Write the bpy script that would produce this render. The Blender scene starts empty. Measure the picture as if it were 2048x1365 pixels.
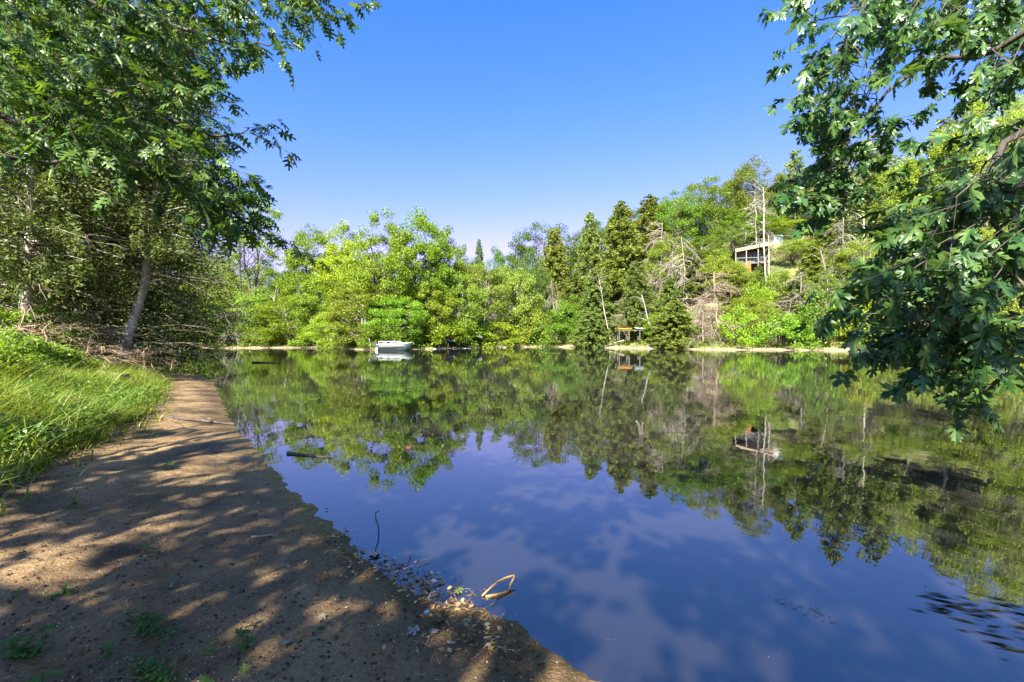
import bpy, math, random
import numpy as np
from mathutils import Vector, Matrix
from mathutils.geometry import tessellate_polygon

SC = bpy.context.scene
COL = SC.collection
PI = math.pi
rng = np.random.default_rng(11)
random.seed(5)

# ------------------------------------------------------------------ camera
F, CX, HZ, CH = 910.0, 1024.0, 676.0, 1.6      # focal length and horizon in photo pixels, eye height
cam_d = bpy.data.cameras.new('camera')
cam = bpy.data.objects.new('camera', cam_d); COL.objects.link(cam)
cam.location = (0, 0, CH); cam.rotation_euler = (PI/2, 0, 0)
cam_d.sensor_width = 36; cam_d.lens = 36*F/2048
cam_d.shift_y = -6.5/2048
cam_d.clip_start = 0.05; cam_d.clip_end = 6000
SC.camera = cam

# ------------------------------------------------------------------ world, sun, exposure
SUN_EL = math.radians(39); SUN_AZ = math.radians(-163)       # azimuth of the sun from +Y towards +X
w = bpy.data.worlds.new('World'); SC.world = w; w.use_nodes = True
nt = w.node_tree; nt.nodes.clear()
sky = nt.nodes.new('ShaderNodeTexSky'); sky.sky_type = 'NISHITA'; sky.sun_disc = False
sky.sun_elevation = SUN_EL; sky.sun_rotation = SUN_AZ
sky.air_density = 1.25; sky.dust_density = 2.2; sky.ozone_density = 3.2
hs = nt.nodes.new('ShaderNodeHueSaturation'); hs.inputs['Saturation'].default_value = 1.12
tn = nt.nodes.new('ShaderNodeMix'); tn.data_type = 'RGBA'; tn.blend_type = 'MULTIPLY'; tn.inputs[0].default_value = 1; tn.inputs[7].default_value = (.50, .60, .97, 1)
bg = nt.nodes.new('ShaderNodeBackground'); bg.inputs[1].default_value = 0.07
wo = nt.nodes.new('ShaderNodeOutputWorld')
nt.links.new(sky.outputs[0], hs.inputs['Color']); nt.links.new(hs.outputs[0], tn.inputs[6]); sp = nt.nodes.new('ShaderNodeSeparateColor'); cb = nt.nodes.new('ShaderNodeCombineColor')      # paler, less cyan towards the horizon
pw = nt.nodes.new('ShaderNodeMath'); pw.operation = 'POWER'; pw.inputs[1].default_value = 1.9
mlt = nt.nodes.new('ShaderNodeMath'); mlt.operation = 'MULTIPLY'; mlt.inputs[1].default_value = 1.66
mn = nt.nodes.new('ShaderNodeMath'); mn.operation = 'MINIMUM'; mn.inputs[1].default_value = 2.5
for a_, b_ in ((tn.outputs[2], sp.inputs[0]), (sp.outputs[0], pw.inputs[0]), (pw.outputs[0], mlt.inputs[0]), (mlt.outputs[0], mn.inputs[0]), (mn.outputs[0], cb.inputs[0]), (sp.outputs[1], cb.inputs[1]), (sp.outputs[2], cb.inputs[2]), (cb.outputs[0], bg.inputs[0])): nt.links.new(a_, b_); nt.links.new(bg.outputs[0], wo.inputs[0])
sd = bpy.data.lights.new('sun', 'SUN'); sd.energy = 5.0; sd.angle = math.radians(0.53); sd.color = (1, .94, .82)
so = bpy.data.objects.new('sun', sd); COL.objects.link(so)
SDIR = Vector((math.sin(SUN_AZ)*math.cos(SUN_EL), math.cos(SUN_AZ)*math.cos(SUN_EL), math.sin(SUN_EL)))
so.rotation_euler = (-SDIR).to_track_quat('-Z', 'Y').to_euler(); so.location = (0, -20, 40)
vs = SC.view_settings
vs.view_transform = 'Standard'; vs.look = 'None'; vs.gamma = 1; vs.use_curve_mapping = False; vs.exposure = 2.35
SC.render.engine = 'CYCLES'
SC.cycles.max_bounces = 8; SC.cycles.transparent_max_bounces = 12
SC.cycles.caustics_reflective = False; SC.cycles.caustics_refractive = False
SC.cycles.use_denoising = True

def P(px, py, D):
    return Vector(((px-CX)/F*D, D, CH-(py-HZ)/F*D))
def G(px, py, z=0.0):
    D = F*(CH-z)/(py-HZ)
    return Vector(((px-CX)/F*D, D, z))

# ------------------------------------------------------------------ material helpers
def new_mat(name):
    m = bpy.data.materials.new(name); m.use_nodes = True
    n = m.node_tree; n.nodes.clear()
    out = n.nodes.new('ShaderNodeOutputMaterial')
    return m, n, out
def N(n, typ, **kw):
    x = n.nodes.new(typ)
    for k, v in kw.items():
        if k.startswith('i_'): x.inputs[k[2:].replace('_', ' ')].default_value = v
        else: setattr(x, k, v)
    return x
def ramp(n, stops):
    r = n.nodes.new('ShaderNodeValToRGB'); e = r.color_ramp.elements
    while len(e) < len(stops): e.new(0.5)
    for q, (p, c) in zip(e, stops):
        q.position = p; q.color = (c[0], c[1], c[2], 1)
    return r
def leaf_mat(name, cols, trans=0.35, rough=0.5, objcol=True, spec=0.35):
    m, n, out = new_mat(name)
    geo = N(n, 'ShaderNodeNewGeometry')
    r = ramp(n, [(i/(len(cols)-1), c) for i, c in enumerate(cols)])
    n.links.new(geo.outputs['Random Per Island'], r.inputs[0])
    col = r.outputs[0]
    if objcol:
        oi = N(n, 'ShaderNodeObjectInfo')
        mx = N(n, 'ShaderNodeMix', data_type='RGBA', blend_type='MULTIPLY'); mx.inputs[0].default_value = 1
        n.links.new(col, mx.inputs[6]); n.links.new(oi.outputs['Color'], mx.inputs[7]); col = mx.outputs[2]
    p = N(n, 'ShaderNodeBsdfPrincipled'); p.inputs['Roughness'].default_value = rough
    p.inputs['Specular IOR Level'].default_value = spec
    t = N(n, 'ShaderNodeBsdfTranslucent')
    tint = N(n, 'ShaderNodeMix', data_type='RGBA', blend_type='MULTIPLY'); tint.inputs[0].default_value = 1
    tint.inputs[7].default_value = (1.35, 1.25, 0.5, 1)
    n.links.new(col, tint.inputs[6]); n.links.new(tint.outputs[2], t.inputs[0])
    n.links.new(col, p.inputs['Base Color'])
    mix = N(n, 'ShaderNodeMixShader'); mix.inputs[0].default_value = trans
    n.links.new(p.outputs[0], mix.inputs[1]); n.links.new(t.outputs[0], mix.inputs[2]); n.links.new(mix.outputs[0], out.inputs[0])
    return m
def rough_mat(name, stops, scale=6, rough=0.85, bump=0.4, detail=6, stretch=None, objcol=False, metal=0, spec=0.3):
    m, n, out = new_mat(name)
    tc = N(n, 'ShaderNodeTexCoord'); mp = N(n, 'ShaderNodeMapping')
    if stretch: mp.inputs['Scale'].default_value = stretch
    ns = N(n, 'ShaderNodeTexNoise'); ns.inputs['Scale'].default_value = scale; ns.inputs['Detail'].default_value = detail
    n.links.new(tc.outputs['Object'], mp.inputs[0]); n.links.new(mp.outputs[0], ns.inputs[0])
    r = ramp(n, stops); n.links.new(ns.outputs[0], r.inputs[0])
    col = r.outputs[0]
    if objcol:
        oi = N(n, 'ShaderNodeObjectInfo')
        mx = N(n, 'ShaderNodeMix', data_type='RGBA', blend_type='MULTIPLY'); mx.inputs[0].default_value = 1
        n.links.new(col, mx.inputs[6]); n.links.new(oi.outputs['Color'], mx.inputs[7]); col = mx.outputs[2]
    p = N(n, 'ShaderNodeBsdfPrincipled'); p.inputs['Roughness'].default_value = rough; p.inputs['Metallic'].default_value = metal
    p.inputs['Specular IOR Level'].default_value = spec
    n.links.new(col, p.inputs['Base Color'])
    if bump:
        b = N(n, 'ShaderNodeBump'); b.inputs['Strength'].default_value = bump; b.inputs['Distance'].default_value = 0.02
        n.links.new(ns.outputs[0], b.inputs['Height']); n.links.new(b.outputs[0], p.inputs['Normal'])
    n.links.new(p.outputs[0], out.inputs[0])
    return m

M = {}
M['bark'] = rough_mat('bark', [(.3, (.07, .055, .042)), (.7, (.24, .20, .16))], 9, stretch=(1, 1, .22), bump=.8)
M['bark_pale'] = rough_mat('bark_pale', [(.3, (.16, .13, .10)), (.65, (.38, .34, .28))], 7, stretch=(1, 1, .3), bump=.7)
M['bark_dark'] = rough_mat('bark_dark', [(.3, (.025, .02, .017)), (.7, (.10, .08, .065))], 12, stretch=(1, 1, .3), bump=.8)
M['dead'] = rough_mat('dead_wood', [(.3, (.13, .11, .09)), (.7, (.30, .26, .215))], 8, bump=.3, objcol=True)
M['leaf'] = leaf_mat('broad_leaf', [(.085, .13, .014), (.125, .185, .02), (.16, .22, .028), (.205, .255, .035)], .46)
M['needle'] = leaf_mat('needle_leaf', [(.05, .085, .02), (.085, .13, .03), (.12, .165, .038), (.165, .20, .05)], .42, .6)
M['oak_leaf'] = leaf_mat('oak_leaf', [(.02, .06, .012), (.042, .10, .018), (.07, .14, .022), (.14, .20, .03)], .42, .42, False, .45)
M['maple_leaf'] = leaf_mat('maple_leaf', [(.018, .06, .016), (.036, .092, .022), (.058, .125, .028), (.10, .17, .035)], .4, .40, False, .45)
M['grass'] = leaf_mat('grass_blade', [(.045, .09, .014), (.10, .155, .025), (.15, .21, .04), (.20, .25, .055), (.34, .32, .13)], .4, .5)
M['weed'] = leaf_mat('weed_leaf', [(.03, .09, .015), (.06, .13, .02), (.10, .17, .03)], .35, .5)
M['dead_leaf'] = leaf_mat('dead_leaf', [(.10, .05, .02), (.24, .13, .04), (.36, .24, .09), (.48, .36, .2)], .15, .6)
def paint(name, c, rough=.45, var=.12, metal=0):
    return rough_mat(name, [(.3, tuple(x*(1-var) for x in c)), (.7, tuple(min(1, x*(1+var)) for x in c))], 5, rough, .05, metal=metal, spec=.5)

def mud_material(name, wet=True):
    m, n, out = new_mat(name)
    geo = N(n, 'ShaderNodeNewGeometry')
    n1 = N(n, 'ShaderNodeTexNoise'); n1.inputs['Scale'].default_value = 1.3; n1.inputs['Detail'].default_value = 8
    n2 = N(n, 'ShaderNodeTexNoise'); n2.inputs['Scale'].default_value = 38; n2.inputs['Detail'].default_value = 8; n2.inputs['Roughness'].default_value = .7
    vo = N(n, 'ShaderNodeTexVoronoi'); vo.inputs['Scale'].default_value = 55
    for x in (n1, n2, vo): n.links.new(geo.outputs['Position'], x.inputs['Vector'])
    r1 = ramp(n, [(.32, (.08, .050, .022)), (.5, (.185, .117, .050)), (.68, (.30, .195, .088))])
    n.links.new(n1.outputs[0], r1.inputs[0])
    r2 = ramp(n, [(.28, (.35, .35, .35)), (.5, (1, 1, 1)), (.75, (1.2, 1.18, 1.15))]); n.links.new(n2.outputs[0], r2.inputs[0])
    mx = N(n, 'ShaderNodeMix', data_type='RGBA', blend_type='MULTIPLY'); mx.inputs[0].default_value = .85
    n.links.new(r1.outputs[0], mx.inputs[6]); n.links.new(r2.outputs[0], mx.inputs[7])
    # wet margin: water-soaked mud is darker and glossier, up to a few cm above the water
    sx = N(n, 'ShaderNodeSeparateXYZ'); n.links.new(geo.outputs['Position'], sx.inputs[0])
    ad = N(n, 'ShaderNodeMath', operation='MULTIPLY_ADD'); ad.inputs[1].default_value = .07; ad.inputs[2].default_value = -.035
    n.links.new(n1.outputs[0], ad.inputs[0])
    sm = N(n, 'ShaderNodeMath', operation='ADD'); n.links.new(sx.outputs[2], sm.inputs[0]); n.links.new(ad.outputs[0], sm.inputs[1])
    mr = N(n, 'ShaderNodeMapRange'); mr.inputs[1].default_value = .012; mr.inputs[2].default_value = .06
    n.links.new(sm.outputs[0], mr.inputs[0])
    wetc = N(n, 'ShaderNodeMix', data_type='RGBA', blend_type='MULTIPLY'); wetc.inputs[0].default_value = 1
    wetc.inputs[7].default_value = (.55, .54, .52, 1); n.links.new(mx.outputs[2], wetc.inputs[6])
    cm = N(n, 'ShaderNodeMix', data_type='RGBA'); n.links.new(mr.outputs[0], cm.inputs[0])
    n.links.new(wetc.outputs[2], cm.inputs[6]); n.links.new(mx.outputs[2], cm.inputs[7])
    rr = N(n, 'ShaderNodeMapRange'); rr.inputs[3].default_value = .28; rr.inputs[4].default_value = .88
    n.links.new(mr.outputs[0], rr.inputs[0])
    p = N(n, 'ShaderNodeBsdfPrincipled'); n.links.new(cm.outputs[2], p.inputs['Base Color']); n.links.new(rr.outputs[0], p.inputs['Roughness'])
    p.inputs['Specular IOR Level'].default_value = .4
    b = N(n, 'ShaderNodeBump'); b.inputs['Strength'].default_value = 1; b.inputs['Distance'].default_value = .03
    ah = N(n, 'ShaderNodeMath', operation='ADD'); n.links.new(n2.outputs[0], ah.inputs[0]); vm = N(n, 'ShaderNodeMath', operation='MULTIPLY'); vm.inputs[1].default_value = .12; n.links.new(vo.outputs[0], vm.inputs[0]); n.links.new(vm.outputs[0], ah.inputs[1])
    n3 = N(n, 'ShaderNodeTexNoise'); n3.inputs['Scale'].default_value = 9; n3.inputs['Detail'].default_value = 5; n.links.new(geo.outputs['Position'], n3.inputs['Vector'])
    b2 = N(n, 'ShaderNodeBump'); b2.inputs['Strength'].default_value = .8; b2.inputs['Distance'].default_value = .07; n.links.new(n3.outputs[0], b2.inputs['Height']); n.links.new(b2.outputs[0], b.inputs['Normal'])
    n.links.new(ah.outputs[0], b.inputs['Height']); n.links.new(b.outputs[0], p.inputs['Normal'])
    n.links.new(p.outputs[0], out.inputs[0])
    return m
M['mud'] = mud_material('mud')
M['soil'] = rough_mat('bank_soil', [(.3, (.05, .045, .02)), (.5, (.09, .085, .03)), (.7, (.15, .12, .06))], 1.5, bump=.5, detail=10)
M['bed'] = rough_mat('river_bed', [(.3, (.09, .07, .045)), (.7, (.17, .13, .085))], 1.2, bump=.3)

def far_ground_material():
    m, n, out = new_mat('far_bank_ground')
    geo = N(n, 'ShaderNodeNewGeometry')
    n1 = N(n, 'ShaderNodeTexNoise'); n1.inputs['Scale'].default_value = .35; n1.inputs['Detail'].default_value = 10
    n.links.new(geo.outputs['Position'], n1.inputs['Vector'])
    r1 = ramp(n, [(.3, (.05, .065, .018)), (.5, (.10, .11, .03)), (.66, (.19, .14, .075))]); n.links.new(n1.outputs[0], r1.inputs[0])
    r2 = ramp(n, [(.3, (.14, .10, .055)), (.7, (.33, .25, .16))]); n.links.new(n1.outputs[0], r2.inputs[0])
    sx = N(n, 'ShaderNodeSeparateXYZ'); n.links.new(geo.outputs['Position'], sx.inputs[0])
    sm = N(n, 'ShaderNodeMath', operation='MULTIPLY_ADD'); sm.inputs[1].default_value = .35; n.links.new(n1.outputs[0], sm.inputs[0]); n.links.new(sx.outputs[2], sm.inputs[2])
    mr = N(n, 'ShaderNodeMapRange'); mr.inputs[1].default_value = .42; mr.inputs[2].default_value = .58; n.links.new(sm.outputs[0], mr.inputs[0])
    cm = N(n, 'ShaderNodeMix', data_type='RGBA'); n.links.new(mr.outputs[0], cm.inputs[0]); n.links.new(r2.outputs[0], cm.inputs[6]); n.links.new(r1.outputs[0], cm.inputs[7])
    p = N(n, 'ShaderNodeBsdfPrincipled'); p.inputs['Roughness'].default_value = .9; n.links.new(cm.outputs[2], p.inputs['Base Color'])
    b = N(n, 'ShaderNodeBump'); b.inputs['Strength'].default_value = .6; b.inputs['Distance'].default_value = .3
    n.links.new(n1.outputs[0], b.inputs['Height']); n.links.new(b.outputs[0], p.inputs['Normal'])
    n.links.new(p.outputs[0], out.inputs[0])
    return m
M['far_ground'] = far_ground_material()

def water_material():
    m, n, out = new_mat('river_water')
    geo = N(n, 'ShaderNodeNewGeometry')
    mp = N(n, 'ShaderNodeMapping'); mp.inputs['Scale'].default_value = (1, .55, 1); n.links.new(geo.outputs['Position'], mp.inputs[0])
    a = N(n, 'ShaderNodeTexNoise'); a.inputs['Scale'].default_value = 1.6; a.inputs['Detail'].default_value = 3
    c = N(n, 'ShaderNodeTexNoise'); c.inputs['Scale'].default_value = 7; c.inputs['Detail'].default_value = 2
    msk = N(n, 'ShaderNodeTexNoise'); msk.inputs['Scale'].default_value = .09; msk.inputs['Detail'].default_value = 2
    for x in (a, c): n.links.new(mp.outputs[0], x.inputs['Vector'])
    n.links.new(geo.outputs['Position'], msk.inputs['Vector'])
    mr = N(n, 'ShaderNodeMapRange'); mr.inputs[1].default_value = .52; mr.inputs[2].default_value = .66; mr.inputs[3].default_value = .12; mr.inputs[4].default_value = .8
    n.links.new(msk.outputs[0], mr.inputs[0])
    mu = N(n, 'ShaderNodeMath', operation='MULTIPLY'); n.links.new(c.outputs[0], mu.inputs[0]); n.links.new(mr.outputs[0], mu.inputs[1])
    ad = N(n, 'ShaderNodeMath', operation='ADD'); n.links.new(a.outputs[0], ad.inputs[0]); n.links.new(mu.outputs[0], ad.inputs[1])
    b = N(n, 'ShaderNodeBump'); b.inputs['Strength'].default_value = 1; b.inputs['Distance'].default_value = .0035
    n.links.new(ad.outputs[0], b.inputs['Height'])
    fr = N(n, 'ShaderNodeFresnel'); fr.inputs['IOR'].default_value = 2.35
    g = N(n, 'ShaderNodeBsdfGlossy'); g.inputs['Roughness'].default_value = .012; g.inputs['Color'].default_value = (.93, .95, .97, 1)
    n.links.new(b.outputs[0], g.inputs['Normal'])
    t = N(n, 'ShaderNodeBsdfTransparent'); t.inputs[0].default_value = (.97, .97, .97, 1)
    d = N(n, 'ShaderNodeBsdfDiffuse'); d.inputs[0].default_value = (.09, .08, .075, 1)
    mt = N(n, 'ShaderNodeMixShader'); mt.inputs[0].default_value = .17
    n.links.new(t.outputs[0], mt.inputs[1]); n.links.new(d.outputs[0], mt.inputs[2])
    mf = N(n, 'ShaderNodeMixShader'); n.links.new(fr.outputs[0], mf.inputs[0]); n.links.new(mt.outputs[0], mf.inputs[1]); n.links.new(g.outputs[0], mf.inputs[2])
    n.links.new(mf.outputs[0], out.inputs[0])
    va = N(n, 'ShaderNodeVolumeAbsorption'); va.inputs['Color'].default_value = (.55, .48, .38, 1); va.inputs['Density'].default_value = .9
    n.links.new(va.outputs[0], out.inputs[1])
    return m
M['water'] = water_material()

# ------------------------------------------------------------------ mesh helpers
def np_mesh(name, V, faces, mat=None, smooth=False):
    """V (n,3) array; faces (m,k) int array, or list of such arrays."""
    me = bpy.data.meshes.new(name)
    if not isinstance(faces, (list, tuple)): faces = [faces]
    faces = [np.asarray(f, dtype=np.int32) for f in faces if len(f)]
    V = np.asarray(V, dtype=np.float32)
    nl = sum(f.size for f in faces); npoly = sum(len(f) for f in faces)
    me.vertices.add(len(V)); me.vertices.foreach_set('co', V.ravel())
    me.loops.add(nl); me.loops.foreach_set('vertex_index', np.concatenate([f.ravel() for f in faces]))
    me.polygons.add(npoly)
    tot = np.concatenate([np.full(len(f), f.shape[1], dtype=np.int32) for f in faces])
    st = np.concatenate([[0], np.cumsum(tot)[:-1]]).astype(np.int32)
    me.polygons.foreach_set('loop_start', st)
    if smooth: me.polygons.foreach_set('use_smooth', np.ones(npoly, dtype=bool))
    me.update(calc_edges=True); me.validate()
    if mat: me.materials.append(mat)
    return me
def link(name, me, parent=None, loc=(0, 0, 0)):
    o = bpy.data.objects.new(name, me); COL.objects.link(o); o.location = loc
    if parent: o.parent = parent
    return o
def tag(o, label=None, cat=None, group=None, kind=None):
    if label: o['label'] = label
    if cat: o['category'] = cat
    if group: o['group'] = group
    if kind: o['kind'] = kind
    return o
def thing(name, label, cat, loc=(0, 0, 0), rz=0, group=None):
    o = bpy.data.objects.new(name, None); COL.objects.link(o); o.location = loc; o.rotation_euler = (0, 0, rz)
    o.empty_display_size = .2
    return tag(o, label, cat, group)

class MB:
    """collects shapes into one mesh"""
    def __init__(s): s.v = []; s.f = []
    def poly(s, pts, faces):
        b = len(s.v); s.v += [tuple(p) for p in pts]; s.f += [tuple(b+i for i in f) for f in faces]; return s
    def box(s, c, d, rz=0, top=1.0):
        x, y, z = d[0]/2, d[1]/2, d[2]/2; ca, sa = math.cos(rz), math.sin(rz); pts = []
        for k in (-1, 1):
            q = top if k > 0 else 1
            for (i, j) in ((-1, -1), (1, -1), (1, 1), (-1, 1)):
                a, b = i*x*q, j*y*q
                pts.append((c[0]+a*ca-b*sa, c[1]+a*sa+b*ca, c[2]+k*z))
        return s.poly(pts, [(0, 3, 2, 1), (4, 5, 6, 7), (0, 1, 5, 4), (1, 2, 6, 5), (2, 3, 7, 6), (3, 0, 4, 7)])
    def tube(s, pts, rad, n=6, cap=True):
        pts = [Vector(p) for p in pts]; b = len(s.v); up = Vector((.123, .37, .92))
        for i, p in enumerate(pts):
            t = (pts[min(i+1, len(pts)-1)]-pts[max(i-1, 0)])
            if t.length < 1e-9: t = Vector((0, 0, 1))
            t.normalize(); u = t.cross(up)
            if u.length < .05: u = t.cross(Vector((1, 0, 0)))
            u.normalize(); w_ = t.cross(u); r = rad[i]
            for k in range(n):
                a = 2*PI*k/n; q = p+u*(r*math.cos(a))+w_*(r*math.sin(a)); s.v.append((q.x, q.y, q.z))
        for i in range(len(pts)-1):
            for k in range(n):
                s.f.append((b+i*n+k, b+i*n+(k+1) % n, b+(i+1)*n+(k+1) % n, b+(i+1)*n+k))
        if cap and n >= 3:
            s.f.append(tuple(b+k for k in range(n))[::-1]); e = b+(len(pts)-1)*n; s.f.append(tuple(e+k for k in range(n)))
        return s
    def rings(s, rings, close=True, caps=True):
        b = len(s.v); n = len(rings[0])
        for r in rings: s.v += [tuple(p) for p in r]
        for i in range(len(rings)-1):
            for k in range(n if close else n-1):
                s.f.append((b+i*n+k, b+i*n+(k+1) % n, b+(i+1)*n+(k+1) % n, b+(i+1)*n+k))
        if caps:
            s.f.append(tuple(b+k for k in range(n))[::-1]); e = b+(len(rings)-1)*n; s.f.append(tuple(e+k for k in range(n)))
        return s
    def mesh(s, name, mat, smooth=False):
        me = bpy.data.meshes.new(name); me.from_pydata(s.v, [], s.f); me.update()
        if smooth:
            for p in me.polygons: p.use_smooth = True
        if mat: me.materials.append(mat)
        return me
    def build(s, name, mat, parent=None, smooth=False, loc=(0, 0, 0)):
        return link(name, s.mesh(name, mat, smooth), parent, loc)

def unit(a): return a/np.maximum(np.linalg.norm(a, axis=-1, keepdims=True), 1e-9)
def rhombs(C, A, Nn, L, W):
    """rhombic leaves: centre, long axis, normal, length, width -> verts, quads"""
    A = unit(A); B = unit(np.cross(Nn, A)); L = np.asarray(L)[:, None]; W = np.asarray(W)[:, None]
    V = np.stack([C-A*L*.5, C+B*W*.5+A*L*.05, C+A*L*.5, C-B*W*.5+A*L*.05], 1).reshape(-1, 3)
    return V, np.arange(len(V)).reshape(-1, 4)

# ------------------------------------------------------------------ terrain
def cat_line(pts, n=6):
    pts = [np.array(p, float) for p in pts]; out = []
    for i in range(len(pts)-1):
        p0, p1, p2, p3 = pts[max(i-1, 0)], pts[i], pts[i+1], pts[min(i+2, len(pts)-1)]
        for k in range(n):
            t = k/n
            out.append(.5*((2*p1)+(-p0+p2)*t+(2*p0-5*p1+4*p2-p3)*t*t+(-p0+3*p1-3*p2+p3)*t**3))
    out.append(pts[-1]); return np.array(out)
near_shore = cat_line([(60, -62), (20, -15), (6, -3.4), (3, -.5), (1.5, 1.1), (.42, 2.1), (-.18, 2.62), (-.6, 2.9), (-.9, 3.2), (-1.3, 3.62), (-2.1, 4.5), (-3.2, 5.9),
                       (-4.4, 7.4), (-5.6, 9), (-7.5, 11.7), (-10.2, 15.6), (-12.6, 18.6), (-14.2, 19.6), (-16.4, 20.6), (-20.5, 26.5), (-28, 33), (-60, 46), (-240, 62)], 4)
near_poly = np.vstack([near_shore, [(-240, -90), (60, -90)]])
grass_poly = np.vstack([cat_line([(1, -9), (-2.6, -4), (-3.6, 0), (-4.1, 2.5), (-4.9, 4.4), (-5.5, 5.5), (-5.9, 6.6), (-6.8, 8.2), (-7.8, 10), (-10, 13.2), (-12.4, 16.4), (-15.3, 19.3), (-17.2, 21.2), (-21.5, 26.5), (-29, 32.5), (-60, 45), (-240, 61)], 3), [(-240, -90), (1, -90)]])
far_shore = cat_line([(-240, 120), (-85, 80), (-60, 71), (-50, 69.5), (-43.5, 69), (-36, 71), (-30, 71), (-24, 65), (-18, 58.5), (-12.4, 63), (-2, 75), (7, 78), (13, 73), (18, 68), (25, 61), (31, 59), (37, 58), (43, 54), (46.5, 47), (48, 40), (51, 20), (58, -10), (66, -70)], 4)
far_poly = np.vstack([far_shore, [(420, -70), (420, 420), (-240, 420)]])
def sdist(poly, X, Y):
    """signed distance to a closed polygon, positive inside"""
    sh = X.shape; x = X.ravel(); y = Y.ravel(); best = np.full(x.shape, 1e18); ins = np.zeros(x.shape, bool)
    n = len(poly)
    for i in range(n):
        x0, y0 = poly[i]; x1, y1 = poly[(i+1) % n]; dx, dy = x1-x0, y1-y0; l2 = dx*dx+dy*dy
        if l2 < 1e-12: continue
        t = np.clip(((x-x0)*dx+(y-y0)*dy)/l2, 0, 1)
        best = np.minimum(best, (x-x0-t*dx)**2+(y-y0-t*dy)**2)
        c = (y0 > y) != (y1 > y)
        if y1 != y0: ins ^= c & (x < (x1-x0)*(y-y0)/(y1-y0)+x0)
    d = np.sqrt(best); return np.where(ins, d, -d).reshape(sh)
def sstep(a, b, x):
    t = np.clip((x-a)/(b-a), 0, 1); return t*t*(3-2*t)
def vnoise(x, y, s, seed=0):
    """smooth value noise in [-1,1]"""
    x = np.asarray(x)*s; y = np.asarray(y)*s; xi = np.floor(x).astype(np.int64); yi = np.floor(y).astype(np.int64); fx = x-xi; fy = y-yi
    def h(a, b):
        q = (a*374761393+b*668265263+seed*974634777) & 0x7fffffff
        q = ((q ^ (q >> 13))*1274126177) & 0x7fffffff
        return ((q ^ (q >> 16)) & 0xffff)/32767.5-1
    ux = fx*fx*(3-2*fx); uy = fy*fy*(3-2*fy)
    return (h(xi, yi)*(1-ux)+h(xi+1, yi)*ux)*(1-uy)+(h(xi, yi+1)*(1-ux)+h(xi+1, yi+1)*ux)*uy
def near_z(X, Y):
    X = np.asarray(X, float); Y = np.asarray(Y, float)
    d = sdist(near_poly, X, Y); d = d+(.07*vnoise(X, Y, 2.1, 3)+.045*vnoise(X, Y, 6.3, 31)+.02*vnoise(X, Y, 15, 32))*np.exp(-np.abs(d)/.6)
    g = sdist(grass_poly, X, Y)
    land = .30*(1-np.exp(-np.maximum(d, 0)*.26))+.5*sstep(0, 3.4, g)+.5*sstep(3, 14, g)
    bumps = .018*vnoise(X, Y, 4.5, 1)+.014*vnoise(X, Y, 9, 2)+.02*vnoise(X, Y, 1.4, 4)
    land = land+bumps*np.clip(d/.5, 0, 1)
    return np.where(d > 0, land, np.maximum(.04*d-.045*d*d, -1.5)), d, g
def far_z(X, Y):
    X = np.asarray(X, float); Y = np.asarray(Y, float)
    d = sdist(far_poly, X, Y); d = d+.5*vnoise(X, Y, .35, 8)*np.exp(-np.abs(d)/3)
    hf = sstep(-4, 24, X)
    z = .38*sstep(0, 2.2, d)+(1-hf)*np.minimum(.05*np.maximum(d-2, 0), 5)+hf*19*sstep(1.2, 25, d)+.25*vnoise(X, Y, .22, 5)*sstep(1.5, 8, d)+1.0*vnoise(X, Y, .06, 6)*sstep(6, 25, d)
    return np.where(d > 0, z, np.maximum(.12*d, -1.6)), d
def nz(x, y): return float(near_z(np.array([x]), np.array([y]))[0][0])
def fz(x, y): return float(far_z(np.array([x]), np.array([y]))[0][0])

def grid_faces(nx, ny):
    i, j = np.meshgrid(np.arange(nx-1), np.arange(ny-1), indexing='ij')
    a = i*ny+j; return np.stack([a, a+ny, a+ny+1, a+1], -1).reshape(-1, 4)
def spaced(lo, hi, f0, f1, fine, grow):
    a = [f0]
    while a[-1] < f1: a.append(a[-1]+fine)
    while a[-1] < hi: a.append(a[-1]+fine+grow*(a[-1]-f1))
    b = [f0]
    while b[-1] > lo: b.append(b[-1]-fine-grow*(f0-b[-1]))
    return np.array(b[1:][::-1]+a)
gx = spaced(-75, 30, -7.5, 1.4, .065, .05); gy = spaced(-22, 60, 1.8, 7.5, .065, .05)
X, Y = np.meshgrid(gx, gy, indexing='ij'); Z, dd, gg = near_z(X, Y)
Fq = grid_faces(len(gx), len(gy)); V = np.stack([X, Y, Z], -1).reshape(-1, 3)
fd = dd.ravel()[Fq].max(1); fg = gg.ravel()[Fq].mean(1)
def sub_mesh(name, V, faces, mat):
    u, inv = np.unique(faces.ravel(), return_inverse=True)
    return np_mesh(name, V[u], inv.reshape(faces.shape), mat, True)
is_beach = (fg < .12) & (fd > -2.6)
is_bank = fg >= .12
tag(link('mud_beach', sub_mesh('mud_beach', V, Fq[is_beach], M['mud'])), kind='structure')
tag(link('grassy_bank', sub_mesh('grassy_bank', V, Fq[is_bank], M['soil'])), kind='structure')
keep = ~(is_beach | is_bank) & (fd > -14)
tag(link('river_bed', sub_mesh('river_bed', V, Fq[keep], M['bed'])), kind='structure')
gx = np.arange(-150, 125, 1.0); gy = np.arange(-30, 190, 1.0)
X, Y = np.meshgrid(gx, gy, indexing='ij'); Z, dd = far_z(X, Y)
Fq = grid_faces(len(gx), len(gy)); V = np.stack([X, Y, Z], -1).reshape(-1, 3)
fd = dd.ravel()[Fq].max(1)
tag(link('hillside', sub_mesh('hillside', V, Fq[fd > -9], M['far_ground'])), kind='structure')
S = 3000
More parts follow.
